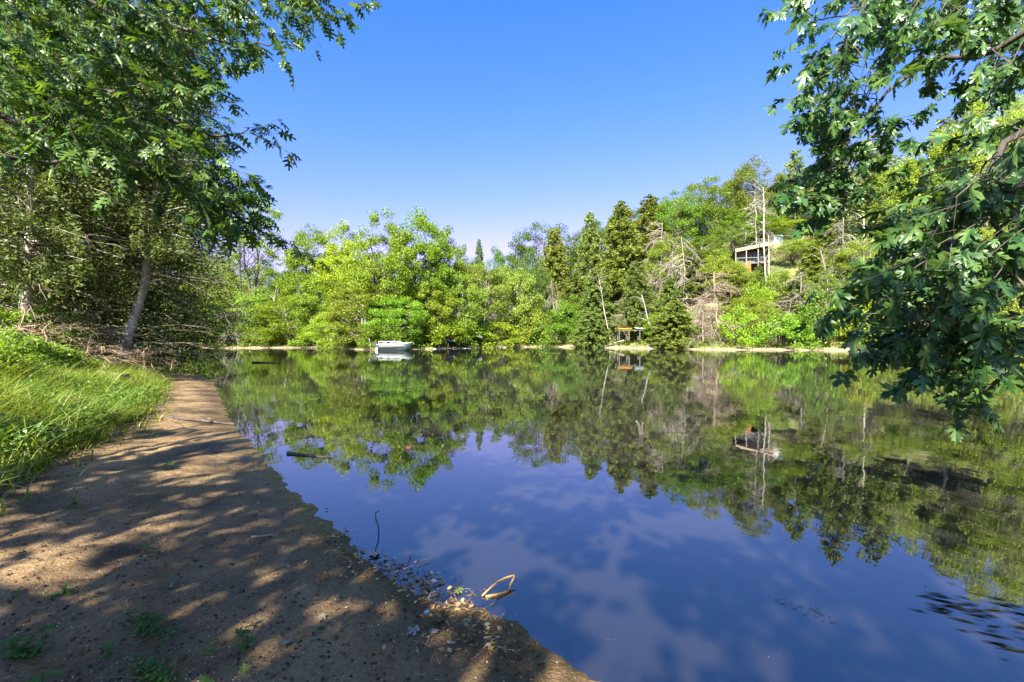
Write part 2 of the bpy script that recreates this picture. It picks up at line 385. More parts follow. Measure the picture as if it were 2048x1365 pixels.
tag(link('ground', np_mesh('ground', np.array([(-S, -S, -1.65), (S, -S, -1.65), (S, S, -1.65), (-S, S, -1.65)]), np.array([[0, 1, 2, 3]]), M['bed'])), kind='structure')
wb = MB().box((-15, 47.5, -.8), (430, 265, 1.6)); tag(link('water', wb.mesh('water', M['water'])), kind='structure')
def ray_shore(px):
    k = (px-CX)/F; ys = np.arange(30, 160, .25); d = sdist(far_poly, k*ys, ys)
    i = np.argmax(d > 0); return ys[i]

# ------------------------------------------------------------------ tree prototypes (unit height 1 m x width 1 m is avoided: real sizes, scaled per tree)
def curve(p0, p1, sag=0., n=4, wob=0., r=None):
    p0 = np.array(p0, float); p1 = np.array(p1, float); out = []
    for i in range(n+1):
        t = i/n; q = p0*(1-t)+p1*t; q[2] += sag*4*t*(1-t)
        if 0 < i < n and wob: q += r.normal(0, wob, 3)
        out.append(q)
    return out
def blob_leaves(r, centers, radii, per, size, flat=.7, up=.5):
    C = []; 
    for c, q in zip(centers, radii):
        n = max(4, int(per*r.uniform(.6, 1.4)))
        d = unit(r.normal(size=(n, 3)))*(r.random((n, 1))**.45)*q; d[:, 2] *= flat
        C.append(c+d)
    C = np.vstack(C); n = len(C)
    Nn = unit(r.normal(size=(n, 3))+np.array([0, -.25, up])); A = unit(r.normal(size=(n, 3))+np.array([0, 0, -.4]))
    L = size*r.uniform(.65, 1.35, n)
    return C, A, Nn, L, L*r.uniform(.55, .8, n)
def decid(name, seed, H, W, z0, nb, per, size, blob, profile='dome', trunk_r=.2, limbs=True, mat='leaf', bark='bark', multi=1):
    """returns (trunk mesh, crown mesh), base at origin"""
    r = np.random.default_rng(seed); tb = MB(); cen = []; rad = []
    tops = []
    for k in range(multi):
        a = r.uniform(0, 6.28); off = 0 if multi == 1 else W*.16
        tp = np.array([math.cos(a)*off, math.sin(a)*off, H*.72]); tops.append(tp)
        pts = curve((math.cos(a)*off*.1, math.sin(a)*off*.1, -.3), tp, n=6, wob=H*.012, r=r)
        tb.tube(pts, np.linspace(trunk_r, trunk_r*.25, 7), 7)
    for i in range(nb):
        for _ in range(40):
            d = unit(r.normal(size=3)); q = r.random()**.33
            t = .5+.5*d[2]*q
            z = z0+(H-z0)*t
            if profile == 'dome': wr = math.sqrt(max(0, 1-(max(t-.42, 0)/.58)**2))*(1 if t > .42 else .55+.45*t/.42)
            elif profile == 'tall': wr = (.55+.45*math.sin(PI*min(1, t*1.1)))*math.sqrt(max(0, 1-(max(t-.6, 0)/.4)**2))
            elif profile == 'vase': wr = (.35+.65*t)*math.sqrt(max(0, 1-(max(t-.7, 0)/.3)**2))
            else: wr = math.sqrt(max(0, 1-t*t))       # mound
            h = unit(d[:2])*W*.5*wr*math.sqrt(r.random()) if r.random() < .45 else unit(d[:2])*W*.5*wr*r.uniform(.75, 1.)
            c = np.array([h[0], h[1], z-blob*.4])
            if not cen or min(np.linalg.norm((c-x)/[1, 1, .8]) for x in cen) > blob*.55: break
        cen.append(c); rad.append(blob*r.uniform(.65, 1.25))
        if limbs and r.random() < .75:
            tp = tops[i % multi]; hz = min(max(c[2]-np.linalg.norm(c[:2]-tp[:2])*r.uniform(.5, 1.1), H*.1), tp[2]*.97); f = hz/tp[2]
            s = np.array([tp[0]*f, tp[1]*f, hz])
            rr = trunk_r*.32*(1-.5*f)
            tb.tube(curve(s, c, sag=r.uniform(-.02, .06)*H*.5, n=4, wob=.06, r=r), np.linspace(rr, rr*.2, 5), 4, cap=False)
    V, Q = rhombs(*blob_leaves(r, cen, rad, per, size))
    return tb.mesh(name+'_trunk', M[bark], True), np_mesh(name+'_crown', V, Q, M[mat])
def conifer(name, seed, H, W, z0, levels, per, size, trunk_r=.16, droop=.15, taper=.85, mat='needle', bark='bark', lean=(0, 0), gaps=.12, dead_low=0, asp=.3):
    r = np.random.default_rng(seed); tb = MB(); C = []; A = []; dead = MB()
    lx, ly = lean
    ax = lambda z: np.array([lx*5*math.tanh(z/5), ly*5*math.tanh(z/5), z])
    tb.tube([ax(z) + np.array([*r.normal(0, .03, 2), 0]) for z in np.linspace(-.3, H*.97, 9)], np.linspace(trunk_r, .02, 9), 7)
    for i in range(levels):
        t = (i+r.random())/levels; z = z0+(H-z0)*t
        Lb = W*.5*((1-t)**taper)*(.75+.25*min(1, t/.15))+.15
        for k in range(r.integers(4, 7)):
            if r.random() < gaps: continue
            a = r.uniform(0, 2*PI); L = Lb*r.uniform(.6, 1.12); out = np.array([math.cos(a), math.sin(a), 0]); side = np.array([-out[1], out[0], 0])
            p0 = ax(z); rise = r.uniform(-.1, .25)*L
            tip = p0+out*L+np.array([0, 0, rise-droop*L])
            tb.tube(curve(p0, tip, sag=.06*L, n=3), np.linspace(.035*trunk_r/.16, .008, 4), 3, cap=False)
            n = max(3, int(per*L/(W*.5)*1.4)); s = r.random(n)**.7*.92+.1; w_ = r.normal(0, .16, n)*L*(1.15-s)
            c = p0+(tip-p0)*s[:, None]+side*w_[:, None]+np.array([0, 0, 1])*(.24*L*s*(1-s)+r.normal(0, .085, n)*L-.15*abs(w_))[:, None]
            C.append(c); A.append(out*.8+side*(np.sign(w_)*r.uniform(.2, 1, n))[:, None]+r.normal(0, .6, (n, 3))+np.array([0, 0, -.1]))
    for i in range(dead_low):
        z = r.uniform(.35, max(z0*2.2, 5)); a = r.uniform(0, 2*PI); L = W*.5*r.uniform(.4, 1.0); p0 = ax(z)
        tip = p0+np.array([math.cos(a)*L, math.sin(a)*L, r.uniform(-.35, .15)*L])
        c = curve(p0, tip, sag=.05*L, n=4, wob=.012*L, r=r); dead.tube(c, np.linspace(.018, .005, 5)*trunk_r/.16, 4, cap=False)
        for q in range(12):
            b = c[r.integers(1, 5)]; e = b+(tip-p0)*r.uniform(.05, .25)+r.normal(0, .10*L, 3)+np.array([0, 0, -.08*L]); dead.tube([b, (b+e)/2+r.normal(0, .02, 3), e], [.007, .005, .003], 3, cap=False)
    C = np.vstack(C); A = np.vstack(A); n = len(C); L = size*r.uniform(.6, 1.4, n)
    V, Q = rhombs(C, A, unit(r.normal(0, 1, (n, 3))+np.array([-.1, -.4, .45])), L, L*asp*r.uniform(.7, 1.4, n))
    res = [tb.mesh(name+'_trunk', M[bark], True), np_mesh(name+'_crown', V, Q, M[mat])]
    if dead_low: res.append(dead.mesh(name+'_dead', M['dead']))
    return res
def deadtree(name, seed, H, W, nb, sub, droop=.3, r0=.12, thick=.018):
    r = np.random.default_rng(seed); tb = MB(); bb = MB()
    lean = r.normal(0, .05, 2)
    pts = [np.array([lean[0]*z, lean[1]*z, z])+np.array([*r.normal(0, .05, 2), 0]) for z in np.linspace(-.2, H, 8)]
    tb.tube(pts, np.linspace(r0, .03, 8), 6)
    for i in range(nb):
        t = r.uniform(.12, .98); z = H*t; a = r.uniform(0, 2*PI); L = W*.5*(1.1-.7*t)*r.uniform(.6, 1.15); p0 = np.array([lean[0]*z, lean[1]*z, z])
        d = np.array([math.cos(a), math.sin(a), r.uniform(-droop, .35)]); tip = p0+d*L-np.array([0, 0, droop*L*.4])
        c = curve(p0, tip, sag=.12*L, n=4, wob=.05*L, r=r); bb.tube(c, np.linspace(thick*2, thick, 5), 3, cap=False)
        for q in range(sub):
            b = c[r.integers(1, 5)]; e = b+d*L*r.uniform(.1, .45)+r.normal(0, .2*L, 3)-np.array([0, 0, droop*.35*L])
            m = (b+e)/2+r.normal(0, .05*L, 3); bb.tube([b, m, e], [thick, thick*.8, thick*.5], 3, cap=False)
            for _ in range(2):
                e2 = m+(e-b)*r.uniform(.2, .7)+r.normal(0, .1*L, 3); bb.tube([m, e2], [thick*.7, thick*.4], 3, cap=False)
    return [tb.mesh(name+'_trunk', M['dead'], True), bb.mesh(name+'_branches', M['dead'])]

PROTO = {'cottonwood': [], 'maple': [], 'oak': [], 'cedar': [], 'pine': [], 'dead': [], 'shrub': [], 'airy': []}
for k in range(3): PROTO['cottonwood'].append((20, 11, decid('cottonwood', 20+k, 20, 11, 4.5, 105, 230, .25, 1.25, 'tall', .32, bark='bark_dark', multi=2)))
for k in range(3): PROTO['maple'].append((12, 10, decid('maple', 30+k, 12, 10, .9, 115, 210, .215, 1.1, 'dome', .2, bark='bark_pale', multi=2)))
for k in range(3): PROTO['oak'].append((14, 12, decid('oak', 40+k, 14, 12, 2.5, 90, 260, .22, 1.35, 'dome', .26)))
for k in range(2): PROTO['airy'].append((22, 11, decid('airy', 50+k, 22, 11, 5, 80, 120, .22, 1.1, 'vase', .28, bark='bark_dark', multi=3)))
for k in range(3): PROTO['cedar'].append((14, 7, conifer('cedar', 60+k, 14, 7, .8, 66, 78, .34, .2, .1, .55, asp=.42)))
for k in range(2): PROTO['pine'].append((17, 9, conifer('pine', 70+k, 17, 9, 3, 44, 90, .38, .24, .0, .55, gaps=.2, bark='bark_pale', asp=.4)))
for k in range(3): PROTO['dead'].append((8, 6, deadtree('dead', 80+k, 8, 6, 46, 9, .3+.2*k, .10, .014)))
for k in range(4): PROTO['shrub'].append((4, 5, decid('shrub', 90+k, 4, 5, .05, 50, 150, .17, .75, 'mound', .06, bark='bark', multi=3)))

def place_tree(kind, var, base, H, Wd, label, cat='tree', name=None, col=(1, 1, 1), rz=0, group=None, lean=(0, 0)):
    k_ = random.uniform(.82, 1.12); col = tuple(c_*k_*random.uniform(.93, 1.07) for c_ in col)
    h0, w0, ms = PROTO[kind][var % len(PROTO[kind])]
    nm = name or {'cottonwood': 'cottonwood_tree', 'maple': 'silver_maple_tree', 'oak': 'oak_tree', 'cedar': 'cedar_tree', 'pine': 'pine_tree', 'dead': 'dead_tree', 'shrub': 'shrub', 'airy': 'cottonwood_tree'}[kind]
    t = thing(nm, label, cat, base, rz, group)
    t.rotation_euler = (lean[0], lean[1], rz); t.scale = (Wd/w0, Wd/w0, H/h0)
    for nme, me in zip(('trunk', 'branches' if kind == 'dead' else 'crown'), ms):
        o = link(nme, me, t); o.color = (*col, 1) if nme != 'trunk' or kind == 'dead' else (1, 1, 1, 1)
    return t
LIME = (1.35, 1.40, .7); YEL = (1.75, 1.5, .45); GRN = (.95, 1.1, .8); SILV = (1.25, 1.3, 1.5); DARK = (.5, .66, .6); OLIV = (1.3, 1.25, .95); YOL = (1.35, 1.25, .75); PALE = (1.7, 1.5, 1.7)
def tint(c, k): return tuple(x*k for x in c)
# kind, px, top y, width px, metres behind the waterline, colour, label
FAR = [
 ('airy', 500, 362, 130, 9, tint(LIME, .9), 'tallest airy light-green tree showing past the dark oak leaves at upper left'),
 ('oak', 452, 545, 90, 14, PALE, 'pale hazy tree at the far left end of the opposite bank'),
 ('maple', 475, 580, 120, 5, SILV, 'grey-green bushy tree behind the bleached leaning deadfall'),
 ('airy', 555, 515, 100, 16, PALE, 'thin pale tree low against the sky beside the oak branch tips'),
 ('cottonwood', 622, 450, 110, 8, LIME, 'cottonwood with bare dark leaning trunk under open sky gaps'),
 ('cottonwood', 692, 440, 105, 10, YEL, 'yellowing cottonwood with golden patch in its crown'),
 ('cottonwood', 765, 412, 125, 6, LIME, 'tallest yellow-green cottonwood behind the moored boat'),
 ('cottonwood', 842, 418, 120, 7, tint(LIME, .95), 'tall light-green cottonwood just right of the tallest one'),
 ('cottonwood', 893, 448, 80, 9, tint(LIME, .85), 'cottonwood on the right shoulder of the tall yellow-green group'),
 ('maple', 590, 585, 130, 3, tint(LIME, .85), 'bushy bright tree at the water edge right of the deadfall'),
 ('maple', 560, 560, 100, 9, GRN, 'mid-green tree behind the grassy point on the opposite bank'),
 ('maple', 655, 545, 125, 5, LIME, 'dense lime-green tree below the yellowing cottonwood'),
 ('maple', 725, 555, 125, 4, YOL, 'tree with pale forked trunk left of the moored boat'),
 ('maple', 690, 610, 110, 2, LIME, 'low lime-green leafy tree leaning over the water left of the boat'),
 ('maple', 790, 585, 120, 3.5, tint(GRN, 1.25), 'vivid green tree with drooping foliage directly above the boat'),
 ('maple', 850, 560, 120, 5, tint(LIME, .9), 'vivid green tree right behind the boat bow'),
 ('maple', 905, 535, 120, 4, tint(GRN, 1.3), 'broad green silver maple above the red and blue kayaks'),
 ('maple', 962, 520, 110, 6, SILV, 'pale silver maple with slanting trunk above the white post'),
 ('maple', 1020, 522, 110, 5, SILV, 'palest silvery maple near the centre of the opposite bank'),
 ('oak', 925, 488, 60, 30, tint(DARK, 1.5), 'distant dark tree in the dip of the treeline, left one'),
 ('cedar', 958, 478, 40, 30, tint(DARK, 1.5), 'distant pointed conifer in the dip of the treeline'),
 ('oak', 990, 490, 60, 28, tint(DARK, 1.6), 'distant dark tree in the dip of the treeline, right one'),
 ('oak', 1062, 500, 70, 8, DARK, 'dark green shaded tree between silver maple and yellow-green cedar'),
 ('oak', 1085, 436, 135, 24, tint(GRN, .7), 'dark domed oak rising behind the conifers left of the hill'),
 ('cedar', 1110, 455, 85, 12, YOL, 'yellow-green feathery cedar in front of the domed oak'),
 ('cedar', 1180, 424, 75, 13, OLIV, 'narrow spired cedar standing clear against the sky'),
 ('cedar', 1243, 402, 105, 14, YOL, 'largest olive cedar with a broad pointed crown'),
 ('cedar', 1300, 388, 85, 20, tint(YOL, 1.2), 'olive conifer just right of the largest cedar'),
 ('oak', 1355, 380, 105, 22, GRN, 'green oak at the start of the hilltop treeline'),
 ('oak', 1425, 352, 120, 24, tint(GRN, .9), 'rounded dense oak on the hilltop above the dead branches'),
 ('oak', 1508, 316, 105, 22, tint(OLIV, .8), 'highest hilltop oak above the cabin'),
 ('pine', 1590, 300, 80, 22, tint(OLIV, 1.1), 'sparse pine beside hilltop oak, partly hidden by maple leaves'),
 ('pine', 1665, 262, 100, 16, YOL, 'yellow-green pine seen through the hanging maple leaves'),
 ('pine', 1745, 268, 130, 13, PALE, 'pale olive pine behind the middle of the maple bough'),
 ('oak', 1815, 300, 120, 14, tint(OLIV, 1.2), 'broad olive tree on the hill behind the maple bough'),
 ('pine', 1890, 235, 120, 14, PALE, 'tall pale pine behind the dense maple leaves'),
 ('oak', 1975, 180, 150, 13, tint(OLIV, 1.3), 'tall pale tree behind the maple near the right picture edge'),
 ('oak', 2060, 220, 150, 10, OLIV, 'tall tree cut by the right picture edge'),
 ('cedar', 1205, 540, 85, 4.5, OLIV, 'slanting cedar with bare trunk left of the kayak dock'),
 ('cedar', 1290, 520, 80, 6, tint(OLIV, .9), 'cedar with long pale bare trunk right of the kayak dock'),
 ('cedar', 1150, 545, 80, 6, YOL, 'small yellowish cedar above the round green bush'),
 ('cedar', 1345, 600, 100, 1.4, tint(YOL, .95), 'low cedar drooping to the water right of the kayak dock'),
 ('cedar', 1182, 622, 85, .8, OLIV, 'low shaggy cedar leaning over the waterline left of the dock'),
 ('cedar', 1388, 500, 90, 11, tint(OLIV, .9), 'grey-green cedar among the dead branches on the slope'),
 ('cedar', 1590, 560, 105, 5, tint(OLIV, 1.0), 'half-bare conifer on the slope below the cabin'),
 ('oak', 1465, 440, 80, 17, GRN, 'green tree on the slope left of the cabin roof'),
 ('oak', 1560, 440, 90, 19, tint(OLIV, 1.1), 'leafy tree on the slope right of the cabin roof'),
 ('cedar', 1660, 430, 80, 13, OLIV, 'slim conifer on the slope below the hanging maple cluster'),
 ('oak', 1740, 470, 110, 9, tint(OLIV, 1.1), 'pale leafy tree low on the slope behind the maple bough'),
 ('oak', 1860, 470, 140, 7, OLIV, 'bushy tree low on the slope behind the densest maple leaves'),
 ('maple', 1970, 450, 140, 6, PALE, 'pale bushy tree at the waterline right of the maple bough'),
 ('maple', 2050, 420, 120, 5, tint(OLIV, 1.2), 'bushy tree at the waterline cut by the right edge'),
 ('dead', 1318, 445, 90, 12, (1.15, 1.1, 1), 'grey leafless tree beside the largest cedar'),
 ('dead', 1375, 470, 100, 9, (1.2, 1.15, 1.05), 'fan of bare grey branches halfway up the slope'),
 ('dead', 1435, 545, 120, 4, (1.3, 1.2, 1.05), 'drooping bleached dead tree on the slope left of the cabin'),
 ('dead', 1405, 600, 90, 2.2, (1.15, 1.05, .95), 'lowest drooping bare branches near the sandy waterline'),
 ('dead', 1112, 560, 60, 5, (1.2, 1.12, 1), 'small grey dead tree beside the yellowish cedar'),
 ('dead', 1600, 545, 90, 3.5, (.95, .9, .82), 'bare grey branches in front of the half-bare conifer'),
 ('dead', 1515, 390, 90, 16, (1.2, 1.15, 1.1), 'bare pale twigs reaching above the cabin'),
 ('dead', 1690, 440, 90, 10, (1.1, 1.05, 1), 'leafless tree behind hanging maple leaves'),
 ('dead', 1253, 590, 60, 4, (.9, .82, .72), 'dark hanging dead branches over the kayak dock'),
 ('dead', 478, 610, 90, 2, (1.3, 1.25, 1.2), 'bleached leaning deadfall at the left end of the opposite bank'),
 ('shrub', 1108, 610, 95, 2, tint(GRN, .95), 'round green bush on the bank at the foot of the cedars'),
 ('shrub', 1060, 600, 70, 3, YOL, 'yellow-brown brush right of the pale silver maple'),
 ('shrub', 1480, 610, 80, 2.4, LIME, 'bright green bush beside the bleached dead tree'),
 ('shrub', 1560, 625, 100, 1.6, tint(GRN, 1.3), 'pale green waterside bush below the half-bare conifer'),
 ('shrub', 1640, 570, 100, 3, tint(GRN, .9), 'dark rounded green bush on the lower slope'),
 ('shrub', 1705, 585, 90, 3, YEL, 'yellow-leaved bush behind the left edge of the maple bough'),
 ('shrub', 1770, 600, 110, 2.5, OLIV, 'olive bush at the waterline behind the maple twigs'),
 ('shrub', 1880, 590, 140, 2.2, tint(OLIV, 1.2), 'low bush at the waterline behind the dense maple leaves'),
 ('shrub', 2000, 590, 150, 2, PALE, 'pale low bush at the waterline by the right edge'),
 ('shrub', 1520, 560, 70, 8, tint(LIME, .9), 'bush on the slope just below the cabin deck'),
 ('shrub', 1430, 500, 70, 14, OLIV, 'olive bush on the slope left of the cabin deck'),
 ('shrub', 640, 640, 90, .8, LIME, 'low lime bush hanging over the shaded waterline'),
 ('shrub', 875, 630, 100, 1.6, tint(LIME, .95), 'bright bush right of the boat bow'),
 ('shrub', 985, 640, 100, 1.6, LIME, 'bright low bush at the foot of the white post'),
 ('shrub', 930, 625, 90, 3, GRN, 'green bush behind the overturned grey rowing boat'),
 ('shrub', 770, 640, 90, 1.8, tint(GRN, 1.2), 'green bush behind the boat motor'),
 ('shrub', 445, 640, 60, 3, GRN, 'green bush at the far left end of the opposite bank'),
 ('shrub', 530, 640, 80, 3, OLIV, 'olive bush beside the bleached deadfall'),
 ('cedar', 1462, 530, 60, 9.5, tint(OLIV, .95), 'small cedar in front of the left corner of the cabin'),
 ('oak', 1476, 528, 60, 10, tint(OLIV, 1.0), 'leafy young tree half covering the left side of the cabin'),
 ('cedar', 1518, 530, 44, 10, OLIV, 'thin cedar standing right in front of the cabin posts'),
 ('shrub', 1552, 535, 70, 9.5, tint(LIME, .85), 'leafy bush covering the lower right of the cabin'),
 ('oak', 1585, 478, 90, 14, OLIV, 'dense tree on the slope to the right of the cabin deck'),
 ('maple', 1440, 512, 85, 11, tint(OLIV, 1.1), 'bushy tree on the slope behind the bleached dead tree'),
 ('cedar', 1630, 490, 75, 10, YOL, 'yellowish cedar on the slope under the hanging maple cluster'),
 ('oak', 1505, 415, 100, 20, GRN, 'tree crown closing the view directly behind the cabin roof'),
 ('pine', 1548, 395, 70, 25, OLIV, 'thin pine behind and right of the cabin'),
 ('maple', 1400, 470, 90, 15, tint(GRN, .9), 'green tree behind the fan of bare branches'),
 ('oak', 1345, 470, 90, 13, OLIV, 'olive tree behind the grey leafless tree'),
 ('cedar', 1270, 560, 80, 5, tint(OLIV, 1.1), 'bushy cedar hanging over the kayak dock'),
 ('cedar', 1340, 555, 70, 7, OLIV, 'slim cedar behind the low drooping one'),
 ('maple', 1330, 620, 80, 4, tint(LIME, .9), 'bright leafy sapling beside the right end of the dock'),
 ('maple', 1660, 540, 110, 6, tint(GRN, 1.1), 'green bushy tree on the lower slope left of the maple bough'),
 ('maple', 1500, 590, 90, 5, OLIV, 'olive bushy tree between dead tree and half-bare conifer'),
 ('maple', 345, 560, 120, 6, GRN, 'green tree across the shaded inlet behind the leaning cedar'),
 ('maple', 395, 570, 100, 4, tint(OLIV, 1.1), 'olive tree across the inlet at the tips of the overhanging cedar'),
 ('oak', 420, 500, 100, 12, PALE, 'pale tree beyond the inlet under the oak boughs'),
 ('shrub', 415, 640, 80, 1.5, GRN, 'low bush across the inlet beside the grassy point'),
 ('maple', 1145, 590, 80, 4, tint(GRN, 1.0), 'dark green sapling between the round bush and low shaggy cedar'),
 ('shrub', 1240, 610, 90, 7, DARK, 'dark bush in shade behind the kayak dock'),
]
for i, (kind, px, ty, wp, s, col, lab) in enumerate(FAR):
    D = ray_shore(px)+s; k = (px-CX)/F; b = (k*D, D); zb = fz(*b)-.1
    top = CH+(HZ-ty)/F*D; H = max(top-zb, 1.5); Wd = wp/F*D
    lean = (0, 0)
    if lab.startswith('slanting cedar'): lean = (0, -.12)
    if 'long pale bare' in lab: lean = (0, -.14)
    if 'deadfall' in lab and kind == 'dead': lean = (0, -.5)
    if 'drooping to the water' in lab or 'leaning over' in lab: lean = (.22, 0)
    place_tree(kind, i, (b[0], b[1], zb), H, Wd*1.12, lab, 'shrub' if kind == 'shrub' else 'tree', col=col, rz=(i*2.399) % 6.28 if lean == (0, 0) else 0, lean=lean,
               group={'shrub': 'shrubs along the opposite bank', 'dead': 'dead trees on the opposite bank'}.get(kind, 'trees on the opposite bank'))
DEEP = ['behind the overhanging cedar across the inlet', 'glimpsed behind the leaning cedar trunk', 'across the inlet below the oak bough tips', 'beyond the pale hazy tree at the far left', 'behind the dark stump across the inlet', 'behind the bleached deadfall', 'behind the grassy point', 'behind the cottonwood with the leaning trunk', 'between the yellowing and the tallest cottonwood', 'behind the moored boat and tallest cottonwood', 'behind the cottonwood right of the boat', 'behind the palest silvery maple', 'behind the small yellowish cedar', 'behind the narrow spired cedar', 'behind the largest olive cedar', 'behind the start of the hilltop treeline', 'behind the rounded hilltop oak', "behind the bushes uphill of the cabin's left side", 'uphill of the cabin and birch-like trunk', 'behind the hanging maple leaf cluster', 'behind the leafless tree and white trunk', 'behind the pale olive pine', 'behind the densest maple leaves', 'behind the tall pale pine near the right edge', 'at the right picture edge behind the hill trees']
# woods behind
for i, (px, s, H, kind) in enumerate([(280, 18, 15, 'maple'), (200, 22, 15, 'oak'), (380, 22, 15, 'oak'), (430, 26, 17, 'oak'), (330, 20, 15, 'maple'), (520, 24, 15, 'oak'), (590, 26, 15, 'oak'), (660, 26, 15, 'oak'), (730, 24, 16, 'oak'), (800, 24, 16, 'oak'), (870, 24, 15, 'oak'),
        (1040, 22, 15, 'oak'), (1140, 26, 10, 'oak'), (1200, 26, 10, 'oak'), (1260, 30, 11, 'oak'), (1330, 34, 12, 'oak'), (1400, 36, 12, 'oak'), (1470, 36, 13, 'oak'), (1540, 32, 12, 'oak'), (1620, 30, 13, 'oak'),
        (1700, 28, 14, 'oak'), (1780, 28, 14, 'oak'), (1860, 28, 14, 'oak'), (1940, 26, 14, 'oak'), (2040, 24, 14, 'oak')]):
    D = ray_shore(px)+s; k = (px-CX)/F; b = (k*D, D)
    place_tree(kind, i, (b[0], b[1], fz(*b)-.1), H, 11, 'green tree deep in the wood '+DEEP[i], col=tint(GRN, .85), rz=i*1.7, group='trees deep in the wood')
# pale bare trunks on the right slope
for (x0, y0, x1, y1, s, r0, lab, rep) in [(1532, 556, 1526, 375, 9, .13, 'pale birch-like trunk rising in front of the cabin', 'bark_pale'),
        (1540, 550, 1536, 470, 9.6, .07, 'thinner pale trunk close behind the birch-like trunk', 'bark_pale'),
        (1676, 600, 1640, 500, 6, .13, 'leaning grey trunk right of the half-bare conifer', 'bark'),
        (1729, 560, 1727, 430, 7, .13, 'straight white trunk behind the maple bough', 'bark_pale'),
        (990, 655, 972, 560, 2.5, .2, 'slanting grey trunk among the silver maples', 'bark'),
        (742, 690, 725, 610, 1.6, .14, 'pale forked stem leaning out beside the boat', 'bark_pale'),
        (1222, 668, 1198, 560, 2.2, .09, 'pale slanting trunk at the left end of the kayak dock', 'bark_pale'),
        (1312, 672, 1283, 590, 2.0, .11, 'pale slanting trunk at the right end of the kayak dock', 'bark_pale')]:
    D = ray_shore(x0)+s; a = P(x0, y0, D); b = P(x1, y1, D+.4); a.z = min(a.z, fz(a.x, a.y))-.2
    t = thing('bare_tree', lab, 'tree', a, group='bare trunks on the opposite bank')
    L = b-a; mb = MB(); mb.tube([L*q+Vector((.08*math.sin(q*9), 0, 0)) for q in np.linspace(0, 1, 7)], np.linspace(r0, r0*.45, 7), 7); mb.build('trunk', M[rep], t, True)
    mb = MB()
    for q in range(20):
        p = L*rng.uniform(.4, 1); e = p+Vector((rng.normal(0, 1.0), rng.normal(0, 1.0), rng.uniform(.3, 1.4)*L.z*.12)); mb.tube([p, (p+e)/2+Vector((0, 0, .15)), e], [.025, .018, .010], 3, cap=False)
    o = mb.build('branches', M['dead'], t); o.color = (1.1, 1.05, 1, 1)

# undergrowth and waterside grass on the far bank
n = 3800; xs = rng.uniform(-75, 66, n*3); ys = rng.uniform(35, 112, n*3)
zf, df = far_z(xs, ys); ok = (df > 1.3) & (df < 34) & (rng.random(n*3) < np.clip(1.25-df/34, .2, 1)); xs, ys, zf, df = xs[ok][:n], ys[ok][:n], zf[ok][:n], df[ok][:n]
hb = ((xs > 5) & (df > 5))*1.; cen = np.stack([xs, ys, zf+.25+.5*hb*rng.random(len(xs))], 1); rad = rng.uniform(.4, 1.1, len(xs))*(1+.6*hb)
V, Q = rhombs(*blob_leaves(rng, cen, rad, 36, .24, .75))
o = tag(link('undergrowth', np_mesh('undergrowth', V, Q, M['leaf'])), 'tangled green undergrowth covering the opposite bank and slope', 'undergrowth', kind='stuff'); o.color = (1.05, 1, .85, 1)
def blades(C, Hh, Wd, lean_len, nseg=4, lean_bias=None, r=rng):
    n = len(C); a = r.uniform(0, 2*PI, n); dr = np.stack([np.cos(a), np.sin(a), np.zeros(n)], 1)
    if lean_bias is not None: dr = unit(dr+np.array(lean_bias))
    side = np.stack([-dr[:, 1], dr[:, 0], np.zeros(n)], 1); b2 = r.uniform(-.6, .6, n); side = unit(side+dr*b2[:, None])
    rows = []
    for k in range(nseg+1):
        t = k/nseg; c = C+dr*(lean_len*t*t)[:, None]+np.array([0, 0, 1.])*(Hh*(t-.38*t*t*np.clip(lean_len/Hh, 0, 1.2)))[:, None]; w_ = Wd*(1-t)**.7*.5+.0006
        rows += [c-side*w_[:, None], c+side*w_[:, None]]
    V = np.stack(rows, 1); m = 2*(nseg+1); base = (np.arange(n)*m)[:, None]
    q = np.concatenate([base+np.array([[2*k, 2*k+1, 2*k+3, 2*k+2]]) for k in range(nseg)], 0)
    return V.reshape(-1, 3), q
n = 20000; u = rng.random(n*4); xs = rng.uniform(-75, 60, n*4); ys = rng.uniform(30, 84, n*4); zf, df = far_z(xs, ys)
dens = np.where((xs < -22), 1, .8); ok = (df > .9-.7*(vnoise(xs, ys, .4, 51) > -.1)) & (df < 5) & (rng.random(n*4) < dens*np.clip(1.2-(df-.9)/4.5, 0, 1)); xs, ys, zf = xs[ok][:n], ys[ok][:n], zf[ok][:n]
V, Q = blades(np.stack([xs, ys, zf-.03], 1), rng.uniform(.25, .6, len(xs)), np.full(len(xs), .09), rng.uniform(.05, .3, len(xs)), 2)
o = tag(link('bank_grass', np_mesh('bank_grass', V, Q, M['grass'])), 'short sunlit grass along the opposite waterline', 'grass', kind='stuff'); o.color = (1.1, 1.1, .8, 1)

# ------------------------------------------------------------------ near-left conifers and bank shrubs
def near_conifer(name, label, seed, base, H, W, z0, levels, per, lean, dead, col, size=.14):
    ms = conifer(name, seed, H, W, z0, levels, int(per*(1.5 if size < .2 else 1)), size, trunk_r=.17, droop=.12, taper=.55, lean=lean, gaps=.15, dead_low=dead, bark='bark_pale', asp=.27)
    t = thing('cedar_tree', label, 'tree', base, group='cedars on the left bank')
    for nm, me in zip(('trunk', 'crown', 'dead_branches'), ms):
        o = link(nm, me, t); o.color = (*tint(col, .74), 1) if nm == 'crown' else (1.0, .88, .75, 1)
    return t
def on_bank(px, D):
    x = (px-CX)/F*D; return Vector((x, D, nz(x, D)-.05))
near_conifer('c1', 'leaning pale-barked cedar above the mossy log on the left bank', 201, on_bank(236, 16), 14, 5.6, 4.0, 95, 130, (.29, .02), 30, (1.15, 1.08, .95))
